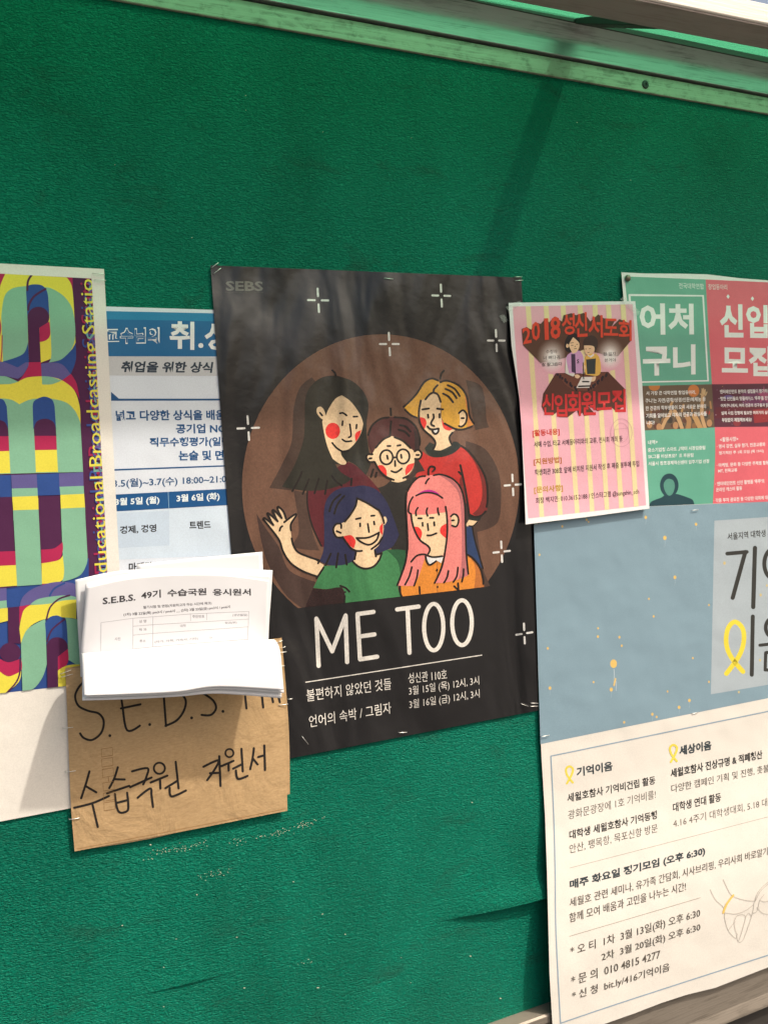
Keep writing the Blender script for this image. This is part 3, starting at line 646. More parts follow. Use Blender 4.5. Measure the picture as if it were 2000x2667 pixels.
bp.poly(F3, [(958, 668, 1), (1040, 655), (1090, 720), (1068, 802, 1), (1000, 745)], RED); bp.poly(F3, [(1392, 520, 1), (1358, 560), (1362, 620), (1388, 652, 1)], RED)
stroke(F3, 22, [(1105, 250), (1090, 330), (1030, 430), (970, 505)], [(1105, 245), (1220, 300), (1335, 372)], [(1345, 372), (1385, 450), (1405, 520)], [(920, 205), (840, 280), (800, 390)], [(965, 220), (890, 310), (855, 415)], [(930, 575), (925, 530), (870, 535), (843, 600), (880, 675), (950, 675)], [(880, 610), (925, 628)], [(1095, 475), (1145, 465)], [(1262, 440), (1298, 437)], [(1140, 525), (1140, 555)], [(1293, 505), (1297, 535)], [(1225, 530), (1238, 620)], [(950, 680), (1030, 790), (1100, 828), (1160, 828)], [(1265, 808), (1340, 750), (1385, 680)], [(1095, 840), (1080, 920)], [(1058, 945), (1120, 1000), (1200, 1025), (1290, 1000), (1350, 930), (1378, 855)], [(1305, 830), (1315, 890)], [(1378, 855), (1320, 870)], [(815, 860), (760, 985)], [(897, 855), (875, 1010)], [(975, 870), (992, 980)], [(690, 940), (675, 965)], [(660, 1110), (500, 1050), (370, 960), (290, 840), (245, 710), (150, 580), (70, 480)], [(680, 930), (560, 890), (450, 840), (400, 760), (383, 690)], [(375, 600), (375, 530), (430, 440), (415, 425), (300, 510)], [(320, 470), (290, 390), (235, 340), (230, 370), (272, 465)], [(272, 465), (190, 380), (172, 395), (228, 500)], [(228, 500), (130, 415), (118, 432), (180, 542)], [(180, 542), (85, 465), (70, 480)], [(250, 605), (260, 570), (280, 555)], [(735, 1015), (660, 1130)], [(920, 1215), (980, 1240), (1020, 1280)], [(970, 1330), (965, 1400)], [(1100, 685), (1230, 680), (1350, 625)], [(1350, 625), (1320, 710), (1240, 760), (1150, 730), (1100, 685)])
bp.ell(F3, 975, 1285, 10, 10, K)
bp.part('drawn_figure', None, 'drawn woman with long pink hair and an orange shirt', 'f5')
bp.poly(F4, [(240, 1740, 1), (270, 1917, 1), (1488, 1766, 1), (1470, 1640), (1400, 1450), (1300, 1320), (1225, 1280, 1), (600, 1280, 1)], (228, 142, 56))
bp.poly(F4, [(1240, 1290, 1), (1330, 1345), (1430, 1490), (1475, 1640), (1488, 1766, 1), (1340, 1786, 1), (1360, 1600), (1350, 1450), (1300, 1350)], (186, 112, 56))
bp.line(F4, [(790, 1390), (795, 1840)], 16, (186, 116, 52))
PK = (242, 138, 132)
bp.poly(F4, [(660, 103), (520, 130), (420, 220), (350, 340), (328, 540), (345, 900), (355, 1100), (330, 1300), (290, 1500), (200, 1742, 1), (320, 1752), (450, 1747, 1), (520, 1600), (610, 1330, 1), (900, 1300, 1), (860, 1500), (760, 1707, 1), (900, 1702), (1120, 1650), (1258, 1587, 1), (1225, 1250), (1215, 900), (1190, 500), (1140, 290), (1020, 160), (850, 85), (740, 95)], PK)
bp.poly(F4, [(830, 105, 1), (950, 135), (1060, 220), (1140, 340), (1188, 500), (1212, 800), (1225, 1250), (1257, 1587, 1), (1110, 1652, 1), (1150, 1450), (1160, 1000), (1140, 550), (1100, 350), (980, 205)], (190, 112, 114))
bp.poly(F4, [(410, 675, 1), (620, 690), (915, 645, 1), (945, 800), (935, 1050), (905, 1200), (872, 1312, 1), (740, 1328), (615, 1285, 1), (688, 1250), (670, 1180), (600, 1120), (500, 1020), (440, 900)], SK)
bp.poly(F4, [(640, 362), (480, 410), (400, 480), (365, 640), (410, 682, 1), (620, 690), (915, 652, 1), (905, 500), (800, 400)], (234, 124, 120))
bp.poly(F4, [(490, 385, 1), (580, 333), (680, 318), (770, 345), (832, 392, 1), (700, 350), (620, 350)], (192, 40, 142))
bp.poly(F4, [(438, 866, 1), (520, 880), (567, 960), (545, 1052, 1), (470, 965)], RED); bp.poly(F4, [(930, 820, 1), (850, 870), (838, 960), (922, 1042, 1), (942, 930)], RED)
bp.poly(F4, [(1005, 705, 1), (1050, 688), (1105, 770), (1080, 870), (1008, 855, 1), (1000, 770)], SK)
bp.poly(F4, [(622, 1308, 1), (700, 1328), (880, 1320, 1), (852, 1412, 1), (782, 1370, 1), (700, 1437), (640, 1400)], (230, 228, 226))
stroke(F4, 27, [(615, 113), (520, 130), (420, 220), (350, 340)], [(340, 360), (328, 540), (345, 900), (352, 1020)], [(350, 1040), (350, 1200), (310, 1440), (200, 1735)], [(740, 103), (850, 90), (1020, 155), (1140, 290), (1200, 520), (1215, 900), (1225, 1250), (1255, 1570)], [(478, 405), (580, 365), (680, 360), (780, 385), (870, 440)], [(430, 425), (380, 520), (365, 640), (400, 672)], [(405, 690), (420, 800), (460, 930), (540, 1070), (650, 1150), (685, 1210), (660, 1270)], [(405, 1390), (490, 1300), (600, 1280), (720, 1320), (865, 1307)], [(620, 1310), (645, 1400), (690, 1435), (775, 1380)], [(918, 570), (940, 750), (940, 1000), (900, 1300), (850, 1500), (755, 1705)], [(505, 585), (475, 640), (480, 700)], [(647, 590), (632, 650), (650, 705)], [(800, 590), (805, 640), (820, 690)], [(510, 743), (562, 743)], [(685, 735), (735, 735)], [(573, 808), (577, 855)], [(747, 800), (752, 850)], [(650, 825), (660, 920)], [(645, 997), (700, 995), (780, 965)], [(995, 715), (1040, 680), (1095, 710), (1110, 790), (1075, 865), (1010, 850)], [(1012, 775), (1040, 773)], [(415, 1470), (380, 1600), (315, 1730)], [(505, 1515), (490, 1620), (450, 1745)], [(960, 1525), (940, 1620), (895, 1700)], [(1100, 1475), (1085, 1600), (1035, 1690)], [(1185, 1500), (1180, 1600), (1160, 1685)], [(240, 1760), (245, 1850), (268, 1912)], [(528, 1765), (535, 1865)], [(1045, 1755), (1105, 1810)], [(1103, 1710), (1110, 1805)], [(670, 150), (640, 185), (620, 225)], [(1245, 1285), (1330, 1345), (1430, 1480), (1475, 1640), (1480, 1720)])
stroke(F2, 22, [(858, 1320), (858, 1260), (880, 1222), (920, 1225), (935, 1250), (910, 1275)])
bp.ell(F4, 790, 1515, 14, 18, K); bp.ell(F4, 798, 1765, 14, 18, K)
bp.clip = None
bp.part('title_lettering'); MW = (233, 228, 220)
for q in ([(460, 1068), (448, 822)], [(448, 822), (530, 992)], [(530, 992), (600, 806)], [(600, 806), (608, 1048)], [(745, 787), (662, 798), ], [(662, 798), (675, 1034)], [(675, 1034), (764, 1020)], [(668, 916), (750, 904)], [(868, 774), (980, 759)], [(922, 768), (932, 1000)]): bp.line(C4, q, 22, MW)
bp.ring(C4, 1058, 866, 50, 121, 21, MW, 40); bp.ring(C4, 1205, 843, 51, 117, 21, MW, 40)
bp.part('caption_lettering')
bp.line(C4, [(393, 1153), (1307, 1012)], 5, MW)
bp.text(C4, '불편하지 않았던 것들', (398, 1255), (838, 1190), (395, 1192), MW, 0); bp.text(C4, '언어의 속박 / 그림자', (412, 1390), (838, 1315), (408, 1328), MW, 0)
bp.text(C4, '성신관 110호', (928, 1160), (1128, 1138), (925, 1106), MW, 0); bp.text(C4, '3월 15일 (목) 12시, 3시', (930, 1230), (1295, 1172), (927, 1176), MW, 0)
bp.text(C4, '3월 16일 (금) 12시, 3시', (932, 1300), (1297, 1240), (930, 1246), MW, 0)
bp.part('corner_logo')
bp.text(C3, 'SEBS', (108, 180), (287, 181), (107, 132), (112, 106, 102), .03); bp.text(C3, 'Sungshin Educational Broadcasting Station', (108, 190), (288, 191), (108, 183), (92, 86, 82))
for k, (u, v) in enumerate(((829, 782), (1149, 770), (1014, 896), (1292, 887), (647, 1115), (1335, 1263), (1306, 1437), (1365, 1650))):
    bp.part('sparkle', key='sp%d' % k); pc = P(u, v)
    for dx, dz in ((1, 0), (-1, 0), (0, 1), (0, -1)):
        a1 = px_of(pc + Vector((dx * .0045, 0, dz * .0050))); a2 = px_of(pc + Vector((dx * .0130, 0, dz * .0140))); bp.line(SRC, [a1, a2], 5.2, (230, 228, 224))

# ------------------------------------------------------------------ teal and pink recruiting poster
TE = (104, 176, 152); CO = (228, 106, 118); W2 = (238, 242, 238)
tp = Sheet('satin', lambda x, z: .0030 + .0011 * math.sin(26 * x + 3 * z) + .0007 * math.sin(11 * z + 2))
f = tp.part('colour_blocks')
f.poly(C5, [(772, 47, 1), (1272, 66, 1), (1285, 300), (1310, 700), (1328, 980), (1330, 1180), (1310, 1560, 1), (930, 1600, 1)], TE)
f.poly(C5, [(1272, 66, 1), (1660, 84, 1), (2250, 118, 1), (2290, 1560, 1), (1310, 1560, 1), (1330, 1180), (1328, 980), (1310, 700), (1285, 300)], CO)
f.line(C5, [(802, 162), (1256, 167), (1287, 691), (840, 700), (802, 162)], 13, W2, smooth=False)
f.quad(C5, [(850, 724), (1310, 713), (1326, 979), (850, 1000)], (108, 88, 70)); f.quad(C5, [(1310, 713), (2260, 700), (2270, 970), (1326, 977)], (92, 42, 60))
f.part('crowd_picture')
rr = random.Random(3)
tp.clip = [C5(850, 724), C5(1310, 713), C5(1326, 979), C5(850, 1000)]
f.ell(F6, 210, 320, 72, 60, (196, 120, 52)); f.ell(F6, 708, 380, 72, 78, (204, 122, 60)); f.ell(F6, 892, 655, 26, 28, (176, 60, 44))
for k in range(46):
    x = rr.uniform(90, 960); y = rr.uniform(600, 860); f.ell(F6, x, y, rr.uniform(14, 34), rr.uniform(18, 44), rr.choice(((84, 64, 50), (126, 94, 68), (66, 58, 52), (142, 104, 70), (98, 62, 52), (70, 70, 66))), 14)
for q, w in (([(310, 850), (350, 760), (400, 690), (420, 640)], 42), ([(470, 640), (520, 740), (560, 850)], 48), ([(640, 860), (650, 760), (620, 700)], 60), ([(720, 700), (760, 780), (800, 860)], 64), ([(830, 380), (820, 520), (815, 700), (860, 860)], 44), ([(560, 640), (580, 560)], 26), ([(690, 640), (690, 580)], 24), ([(420, 560), (440, 520)], 30), ([(930, 600), (920, 520)], 22)):
    f.line(F6, q, w, rr.choice(((192, 150, 100), (176, 132, 88), (200, 160, 116))))
for q in ([(830, 420), (815, 355)], [(842, 420), (835, 350)], [(852, 425), (856, 365)], [(860, 440), (878, 395)], [(818, 440), (795, 420)]): f.line(F6, q, 13, (208, 176, 130))
for x, y in ((480, 820), (910, 790), (150, 810), (270, 840)): f.ell(F6, x, y, 34, 46, (186, 140, 100))
tp.clip = [C5(1310, 713), C5(2260, 700), C5(2270, 970), C5(1326, 977)]
f.ell(F6, 1500, 470, 190, 120, (112, 54, 92)); f.quad(F6, [(985, 590), (1700, 560), (1700, 700), (985, 730)], (100, 38, 50)); f.quad(F6, [(1460, 620), (1700, 600), (1700, 770), (1480, 790)], (150, 46, 52))
f.poly(F6, [(1600, 310, 1), (1620, 400, 1), (1690, 410, 1), (1635, 450, 1), (1660, 540, 1), (1600, 490, 1), (1550, 535, 1), (1570, 455, 1), (1520, 415, 1), (1585, 400, 1)], (160, 70, 110))
for k in range(26): f.ell(F6, rr.uniform(990, 1650), rr.uniform(310, 830), rr.uniform(2, 6), rr.uniform(2, 6), rr.choice(((220, 200, 220), (170, 110, 150), (200, 150, 90))), 8)
f.ell(F6, 1260, 790, 48, 40, (140, 52, 60)); f.ell(F6, 1150, 460, 60, 26, (104, 80, 140), 16)
tp.clip = None
f.part('picture_of_a_bust')
f.poly(F6, [(140, 1870, 1), (170, 1790), (300, 1735), (340, 1700, 1), (500, 1690, 1), (620, 1730), (700, 1770), (725, 1860, 1)], (34, 70, 80)); f.ell(F6, 400, 1580, 118, 150, (34, 70, 80)); f.poly(F6, [(330, 1560), (380, 1500), (450, 1520), (470, 1600), (440, 1690), (390, 1710), (345, 1650)], (88, 150, 134))
f.part('lettering')
for b_, p in (('어처', ((866, 408), (1200, 405), (862, 212))), ('구니', ((886, 662), (1210, 652), (884, 470))), ('신입', ((1360, 425), (1655, 428), (1357, 215))), ('모집', ((1372, 660), (1680, 664), (1370, 470)))): f.text(C5, b_, *p, W2, .035)
f.quad(C5, [(1410, 157), (1420, 171), (1411, 186), (1400, 172)], W2); f.quad(C5, [(1560, 170), (1570, 184), (1561, 199), (1550, 185)], W2)
f.text(C5, '전국대학연합', (1108, 122), (1262, 127), (1105, 86), (216, 228, 220), .012); f.text(C5, '창업동아리', (1288, 128), (1405, 131), (1287, 93), (240, 214, 212), .012)
for b_, p in (('서 가장 큰 대학연합 창업동아리,', ((108, 440), (740, 425), (105, 385))), ("구니'는 자연/공학/상경/인문/예체능 등", ((95, 537), (862, 512), (95, 478))), ('한 전공의 학부생들이 모여 새로운 분야의', ((100, 632), (865, 602), (100, 575))), ('기회를 알아보고 각자의 전공과 관심사를', ((108, 727), (875, 697), (105, 670))), ('니다!', ((112, 815), (215, 808), (112, 762))), ('엔터테인먼트 분야의 셀럽들이 참가하는', ((1045, 417), (1680, 407), (1042, 365))), ("핫한 신인들의 핫플레이스 '루루'를 진행", ((1050, 507), (1680, 497), (1045, 455))), ('어처구니에서, 여러 전공의 친구들과 함께', ((1055, 594), (1690, 584), (1053, 545))), ('실제 사업 진행에 필요한 여러가지 실무', ((1062, 687), (1680, 677), (1058, 640))), ('부담없이 체험해보세요!', ((1070, 777), (1447, 770), (1068, 725))), ('내역>', ((130, 1065), (252, 1055), (130, 1010))), ('중소기업청 스마트창작터 시장검증팀', ((128, 1160), (855, 1127), (128, 1107))), ('SK그룹 비상프로젝트 후원팀', ((133, 1242), (705, 1222), (133, 1190))), ('서울시 창조경제혁신센터 입주기업 선정', ((135, 1332), (905, 1298), (135, 1280))), ('<활동사항>', ((1045, 1030), (1275, 1018), (1045, 972))), ('· 명사 강연, 실무 참가, 전공교류와', ((1005, 1117), (1620, 1087), (1003, 1062))), ('정기적인 주 1회 모임 (목 19시)', ((1030, 1200), (1600, 1170), (1028, 1150))), ('· 마케팅, 문화 등 다양한 주제별 활동', ((1003, 1355), (1665, 1318), (1000, 1302))), ('MT, 친목교류', ((1022, 1425), (1263, 1412), (1020, 1375))), ("· 엔터테인먼트 신인 플랫폼 '루루'의", ((985, 1590), (1605, 1552), (982, 1537))), ('온라인 캐스터 활동', ((995, 1665), (1325, 1642), (993, 1612))), ('· 각종 투자 공모전 등 다양한 대회에 대한', ((965, 1802), (1690, 1757), (962, 1750)))): f.text(F6, b_, *p, (244, 240, 238), .016)

# ------------------------------------------------------------------ pale blue balloon poster
DK = (52, 52, 50); GR = (98, 92, 84); SLT = (58, 68, 74)
def sst(t_): t_ = max(0.0, min(1.0, t_)); return t_ * t_ * (3 - 2 * t_)
lp = Sheet('satin', lambda x, z: .0052 + .0005 * math.sin(9 * x + 7 * z) + .0215 * sst((-.70 - z) / .27), 16.0)
f = lp.part('sky_picture')
f.quad(SRC, [(1390, 1367), (1690, 1319), (2500, 1286), (2500, 1705), (2000, 1818), (1407, 1938)], (137, 164, 179))
f.quad(C6, [(1283, 150), (2600, 60), (2600, 1090), (1690, 1288), (1258, 1360)], (178, 190, 198))
f.part('balloon_prints')
for x, y, r in ((805, 127, 11), (1155, 175, 10), (938, 270, 14), (65, 388, 8), (224, 190, 8), (394, 143, 8), (407, 158, 6), (1008, 545, 12), (827, 695, 7), (1245, 738, 7), (860, 817, 8), (473, 900, 7), (472, 958, 9), (622, 962, 9), (638, 1022, 8), (123, 1040, 9), (1133, 1108, 7), (581, 1147, 28), (442, 1275, 7), (138, 1317, 11), (565, 1327, 13), (1245, 1273, 7), (957, 1340, 7), (1109, 1403, 11), (1037, 1451, 11), (851, 1499, 10), (881, 1518, 8), (655, 1555, 8), (1353, 446, 11), (1605, 668, 10), (1648, 602, 8), (1600, 1122, 9), (1453, 1345, 8)):
    cl = (236, 198, 116) if x < 1280 else (214, 196, 140)
    f.ell(C6, x, y, r * .85, r * 1.08, cl, 16)
    if r > 9 and x < 1280: f.line(C6, [(x, y + r * 1.3), (x + 2, y + r * 2.6), (x - 2, y + r * 4.6)], 1.6, (176, 196, 206))
f.line(C6, [(584, 1185), (588, 1250)], 3, (200, 214, 222)); f.line(C6, [(594, 1252), (584, 1298)], 12, (226, 196, 130)); f.line(C6, [(600, 1270), (598, 1335)], 3, (200, 214, 222))
f.part('title_lettering')
f.text(C6, '서울지역 대학생 세월호', (1375, 287), (1760, 250), (1372, 236), DK, .02)
for q, w in (([(1372, 380), (1508, 368)], 27), ([(1498, 368), (1410, 688)], 29), ([(1565, 340), (1553, 752)], 30), ([(1550, 818), (1543, 1224)], 28), ([(1600, 1018), (1760, 1000)], 22), ([(1720, 1062), (1640, 1070)], 22), ([(1640, 1070), (1636, 1190)], 22), ([(1636, 1190), (1720, 1192)], 22)): f.line(C6, q, w, (58, 58, 56))
f.ring(C6, 1698, 450, 68, 105, 28, (58, 58, 56)); f.ring(C6, 1700, 895, 60, 70, 26, (58, 58, 56))
f.line(C6, [(1366, 1216), (1450, 1100), (1486, 1000), (1480, 905), (1426, 855), (1376, 905), (1366, 1010), (1402, 1105), (1482, 1202)], 33, (250, 222, 74))
f.part('notice_lettering'); BL_ = (150, 172, 190)
f.line(C7, [(145, 185), (1040, 0), (2500, -300)], 8, BL_, smooth=False); f.line(C7, [(145, 185), (165, 600), (175, 1000), (180, 1400), (212, 2045)], 8, BL_); f.line(C7, [(212, 2047), (700, 1882), (1659, 1572), (2500, 1300)], 8, BL_)
rb = [(256, 376), (288, 318), (298, 275), (272, 257), (250, 279), (260, 322), (297, 370)]
f.line(C7, rb, 15, (250, 222, 92)); f.line(C7, [(x + 724, y - 150) for x, y in rb], 15, (250, 222, 92))
f.line(C7, [(277, 965), (1659, 608), (2400, 415)], 3, (170, 162, 150), smooth=False); f.line(C7, [(274, 1441), (1185, 1172)], 3, (170, 162, 150))
for b_, p, cl, bd in (('기억이음', ((325, 332), (575, 285), (322, 264)), SLT, .036), ('세월호참사 기억비건립 활동', ((260, 510), (873, 380), (257, 448)), DK, .022), ('광화문광장에 1호 기억비를!', ((266, 630), (875, 480), (264, 566)), GR, 0), ('대학생 세월호참사 기억동행', ((275, 767), (885, 622), (272, 705)), DK, .022), ('안산, 팽목항, 목포신항 방문', ((275, 868), (888, 718), (273, 802)), GR, 0), ('세상이음', ((1040, 182), (1263, 140), (1038, 115)), SLT, .036), ('세월호참사 진상규명 & 적폐청산', ((980, 338), (1618, 202), (977, 275)), DK, .022), ('다양한 캠페인 기획 및 진행, 촛불 참여', ((985, 444), (1760, 275), (983, 385)), GR, 0), ('대학생 연대 활동', ((995, 577), (1330, 500), (993, 513)), DK, .022), ('4.16 4주기 대학생대회, 5.18 대학', ((998, 688), (1700, 524), (995, 626)), GR, 0), ('매주 화요일 정기모임 (오후 6:30)', ((277, 1124), (1220, 882), (275, 1050)), SLT, .034), ('세월호 관련 세미나, 유가족 간담회, 시사브리핑, 우리사회 바로알기', ((277, 1242), (1655, 877), (275, 1176)), GR, .004), ('함께 모여 배움과 고민을 나누는 시간!', ((275, 1347), (1085, 1122), (273, 1281)), GR, .004), ('* 오 티  1차  3월 13일(화) 오후 6:30', ((282, 1590), (1185, 1316), (280, 1512)), GR, .006), ('2차  3월 20일(화) 오후 6:30', ((500, 1625), (1187, 1410), (497, 1556)), GR, .006), ('* 문 의  010 4815 4277', ((288, 1788), (908, 1596), (286, 1716)), GR, .006), ('* 신 청  bit.ly/416기억이음', ((293, 1897), (972, 1690), (292, 1826)), GR, .006)): f.text(C7, b_, *p, cl, bd)
f.part('drawing_of_hands'); PG = (200, 194, 184)
for q in ([(1255, 1115), (1290, 1185), (1350, 1245), (1356, 1320), (1380, 1400), (1430, 1455), (1440, 1430)], [(1345, 1045), (1385, 1130), (1420, 1165), (1500, 1190), (1570, 1195)], [(1350, 1275), (1430, 1285), (1500, 1262), (1550, 1225)], [(1440, 1440), (1450, 1478), (1480, 1470), (1510, 1400), (1540, 1310), (1555, 1250), (1560, 1210), (1590, 1130), (1660, 1060), (1800, 960)], [(1420, 1345), (1440, 1300), (1480, 1290), (1500, 1310), (1480, 1390), (1455, 1470)], [(1500, 1310), (1520, 1280), (1540, 1300)], [(1550, 1280), (1580, 1265), (1600, 1190), (1630, 1150)], [(1580, 1240), (1620, 1280), (1680, 1290)], [(1420, 1345), (1430, 1400), (1445, 1430)], [(1380, 1400), (1410, 1360), (1430, 1340)], [(1600, 1190), (1640, 1200), (1700, 1180)], [(1570, 1195), (1610, 1120), (1700, 1040)]): f.line(C7, q, 3.4, PG)
f.line(C7, [(1415, 1155), (1370, 1215), (1345, 1277)], 14, (246, 204, 112))

# ------------------------------------------------------------------ pink striped flyer
PI = (236, 176, 190); PY = (236, 216, 166); BRN = (96, 66, 54); OR = (226, 78, 56)
pk = Sheet('matte', lambda x, z: .0074 + .0012 * math.sin(17 * x + 1.0) * math.sin(10 * z) + .006 * max(0.0, (.435 - x) / .04) ** 2 * max(0, math.sin((z + .335) / .30 * math.pi)) * .6 + .005 * max(0.0, (-.27 - z) / .06) ** 2, 12.0)
f = pk.part('striped_ground')
pq = [C5(82, 233), C5(822, 219), C5(905, 1460), C5(178, 1541)]
f.quad(SRC, pq, PI); pk.clip = pq
for x, x2 in ((160, 250), (270, 365), (375, 470), (480, 562), (572, 654), (655, 744), (745, 836)): f.quad(C5, [(x, 200), (x + 31, 200), (x2 + 28, 1560), (x2, 1560)], PY)
f.part('illustration')
def mixc(a, b_, k): return tuple(int(a[i] + (b_[i] - a[i]) * k) for i in range(3))
for k in range(10):
    q = k / 9; e = 1 - q
    f.ell(F5, 475, 690, 70 + 120 * e, 90 + 120 * e, mixc(PI, (246, 236, 232), q), 28); f.ell(F5, 1210, 665, 60 + 110 * e, 80 + 110 * e, mixc(PI, (246, 236, 232), q), 28)
f.poly(F5, [(90, 325, 1), (150, 300, 1), (210, 335, 1), (260, 240, 1), (330, 260, 1), (385, 200, 1), (440, 240, 1), (500, 170, 1), (600, 230, 1), (620, 150, 1), (720, 125, 1), (780, 150, 1), (880, 120, 1), (960, 230, 1), (1060, 140, 1), (1130, 190, 1), (1280, 205, 1), (1230, 300, 1), (1330, 200, 1), (1440, 245, 1), (1480, 470, 1), (1310, 672, 1), (1100, 640, 1), (870, 588, 1), (640, 692, 1), (330, 757, 1), (105, 530, 1)], BRN)
f.clip = [F5(105, 530), F5(300, 470), F5(640, 400), F5(640, 692), F5(330, 757)]
for k in range(14):
    q = k / 13; e = 1 - q
    f.ell(F5, 475, 690, 60 + 150 * e, 70 + 190 * e, mixc(BRN, (246, 236, 232), q ** 1.2), 28)
f.clip = [F5(870, 585), F5(1000, 430), F5(1480, 440), F5(1480, 472), F5(1310, 672), F5(1100, 640)]
for k in range(14):
    q = k / 13; e = 1 - q
    f.ell(F5, 1210, 655, 50 + 150 * e, 60 + 180 * e, mixc(BRN, (246, 236, 232), q ** 1.2), 28)
f.clip = pq
f.poly(F5, [(520, 888, 1), (1185, 870, 1), (1395, 1085, 1), (1410, 1280, 1), (1290, 1385, 1), (1240, 1330, 1), (1050, 1370, 1), (925, 1300, 1), (1030, 1412, 1), (880, 1432, 1), (855, 1390, 1), (815, 1440, 1), (790, 1360, 1), (670, 1450, 1), (555, 1445, 1), (540, 1380, 1), (480, 1425, 1), (385, 1410, 1), (340, 1310, 1), (360, 1150, 1)], (96, 58, 50))
f.poly(F5, [(550, 893, 1), (1160, 880, 1), (1040, 1050), (960, 1110, 1), (770, 1112, 1), (640, 1030)], (116, 70, 58))
for k in range(13):
    q = k / 12
    f.ell(F5, 545 + 250 * q + 14 * math.sin(k * 2), 905 + 195 * q, 15, 19, (52, 40, 48), 10); f.ell(F5, 1165 - 215 * q + 14 * math.sin(k * 2), 905 + 190 * q, 15, 19, (52, 40, 48), 10)
f.quad(F5, [(850, 935), (990, 935), (945, 1073), (782, 1075)], (236, 226, 222)); f.line(F5, [(862, 995), (940, 996)], 18, (34, 28, 28)); f.line(F5, [(812, 1055), (950, 1050)], 20, (34, 28, 28))
f.poly(F5, [(650, 690, 1), (700, 640), (690, 800, 1), (760, 890, 1), (740, 928), (640, 885, 1)], (228, 222, 214)); f.poly(F5, [(850, 670, 1), (885, 720), (880, 895, 1), (845, 895, 1)], (224, 218, 210))
f.poly(F5, [(690, 640, 1), (760, 600), (830, 605, 1), (870, 690), (865, 890, 1), (690, 890, 1), (655, 700)], (212, 160, 204)); f.poly(F5, [(715, 645, 1), (768, 645, 1), (776, 890, 1), (722, 870, 1)], (76, 58, 82))
f.poly(F5, [(760, 380), (690, 395), (640, 480), (638, 580), (680, 625, 1), (790, 600), (822, 500), (812, 420)], (48, 40, 42)); f.poly(F5, [(742, 430, 1), (690, 520), (705, 580), (735, 640, 1), (780, 625, 1), (815, 570), (815, 500)], (240, 204, 164)); f.ell(F5, 668, 540, 17, 26, (236, 198, 160), 12)
f.poly(F5, [(960, 408), (885, 450), (868, 530), (920, 545), (1000, 560), (1015, 630, 1), (1048, 560), (1052, 470), (1015, 420)], (70, 54, 50)); f.poly(F5, [(880, 535, 1), (1000, 545), (1005, 620), (935, 655), (890, 625)], (238, 198, 160))
f.poly(F5, [(900, 672, 1), (960, 640), (1050, 655), (1090, 760), (1085, 890), (1030, 925, 1), (900, 905, 1), (878, 780)], (232, 182, 92)); f.quad(F5, [(905, 712), (1030, 700), (1022, 897), (920, 900)], (62, 66, 66)); f.poly(F5, [(930, 650, 1), (960, 668, 1), (1000, 640, 1), (1010, 660, 1), (965, 690, 1), (925, 668, 1)], (236, 226, 220))
f.poly(F5, [(760, 910, 1), (800, 905), (830, 930), (800, 955), (765, 940, 1)], (238, 200, 164)); f.poly(F5, [(985, 935, 1), (1030, 930), (1015, 985), (970, 995, 1)], (238, 200, 164)); f.ell(F5, 880, 815, 24, 30, (238, 200, 164), 12)
f.line(F5, [(868, 755), (872, 900), (876, 960)], 11, (58, 40, 34)); f.text(F5, 'S', (788, 765), (818, 762), (788, 712), (60, 52, 60), .03)
for q in ([(718, 535), (740, 533)], [(785, 522), (800, 520)], [(755, 578), (785, 575)], [(895, 580), (912, 580)], [(945, 577), (965, 575)], [(925, 628), (945, 622)], [(705, 505), (745, 500)], [(770, 545), (762, 555)]): f.line(F5, q, 7, (92, 58, 48))
f.part('title_lettering')
for ch, bl, br, tl in (('2', (108, 522), (215, 500), (92, 315)), ('0', (218, 478), (325, 466), (212, 238)), ('1', (382, 466), (435, 462), (372, 192)), ('8', (455, 458), (585, 446), (448, 172)), ('성', (600, 405), (765, 395), (596, 132)), ('신', (765, 432), (925, 420), (758, 120)), ('서', (935, 425), (1120, 436), (930, 138)), ('도', (1130, 408), (1312, 412), (1130, 190)), ('회', (1318, 470), (1485, 478), (1316, 205))): f.text(F5, ch, bl, br, tl, OR, .022)
for ch, bl, br, tl in (('신', (345, 1420), (495, 1420), (352, 1145)), ('입', (505, 1440), (668, 1440), (500, 1150)), ('회', (672, 1430), (842, 1430), (668, 1120)), ('원', (848, 1425), (1030, 1420), (845, 1120)), ('모', (1040, 1362), (1232, 1350), (1038, 1135)), ('집', (1238, 1385), (1412, 1380), (1232, 1092))): f.text(F5, ch, bl, br, tl, (212, 56, 58), .022)
f.part('lettering'); KB = (58, 42, 42)
for b_, p in (('수정아', ((395, 640), (540, 635), (395, 590))), ('너 뼈다귀', ((365, 717), (570, 708), (365, 668))), ('참 잘그린다', ((345, 802), (600, 792), (345, 755))), ('한 일자', ((1125, 666), (1285, 662), (1125, 620))), ('쓴거야', ((1140, 746), (1285, 742), (1140, 700)))): f.text(F5, b_, *p, KB, .004)
for b_, p, cl, bd in (('[활동내용]', ((205, 1042), (373, 1030), (203, 995)), (204, 62, 50), .03), ('서예 수업, 타교 서예동아리와의 교류, 전시회 개최 등', ((215, 1105), (760, 1067), (213, 1066)), KB, .006), ('[지원방법]', ((212, 1217), (385, 1203), (210, 1172)), (190, 112, 62), .03), ('학생회관 308호 앞에 비치된 지원서 작성 후 제출 봉투에 투입', ((220, 1277), (862, 1220), (218, 1238)), KB, .006), ('[문의사항]', ((215, 1392), (393, 1377), (213, 1345)), (194, 146, 62), .03), ('회장 백지민: 010.3615.2188 / 인스타그램 @sungshin_sdh', ((226, 1457), (862, 1397), (224, 1413)), KB, .006)): f.text(C5, b_, *p, cl, bd)
f.part('ink_stamp'); f.ring(C5, 752, 1012, 66, 86, 2.2, (206, 148, 160)); f.ring(C5, 752, 1012, 44, 60, 1.6, (208, 150, 164)); f.line(C5, [(712, 992), (792, 982)], 1.6, (206, 148, 160))
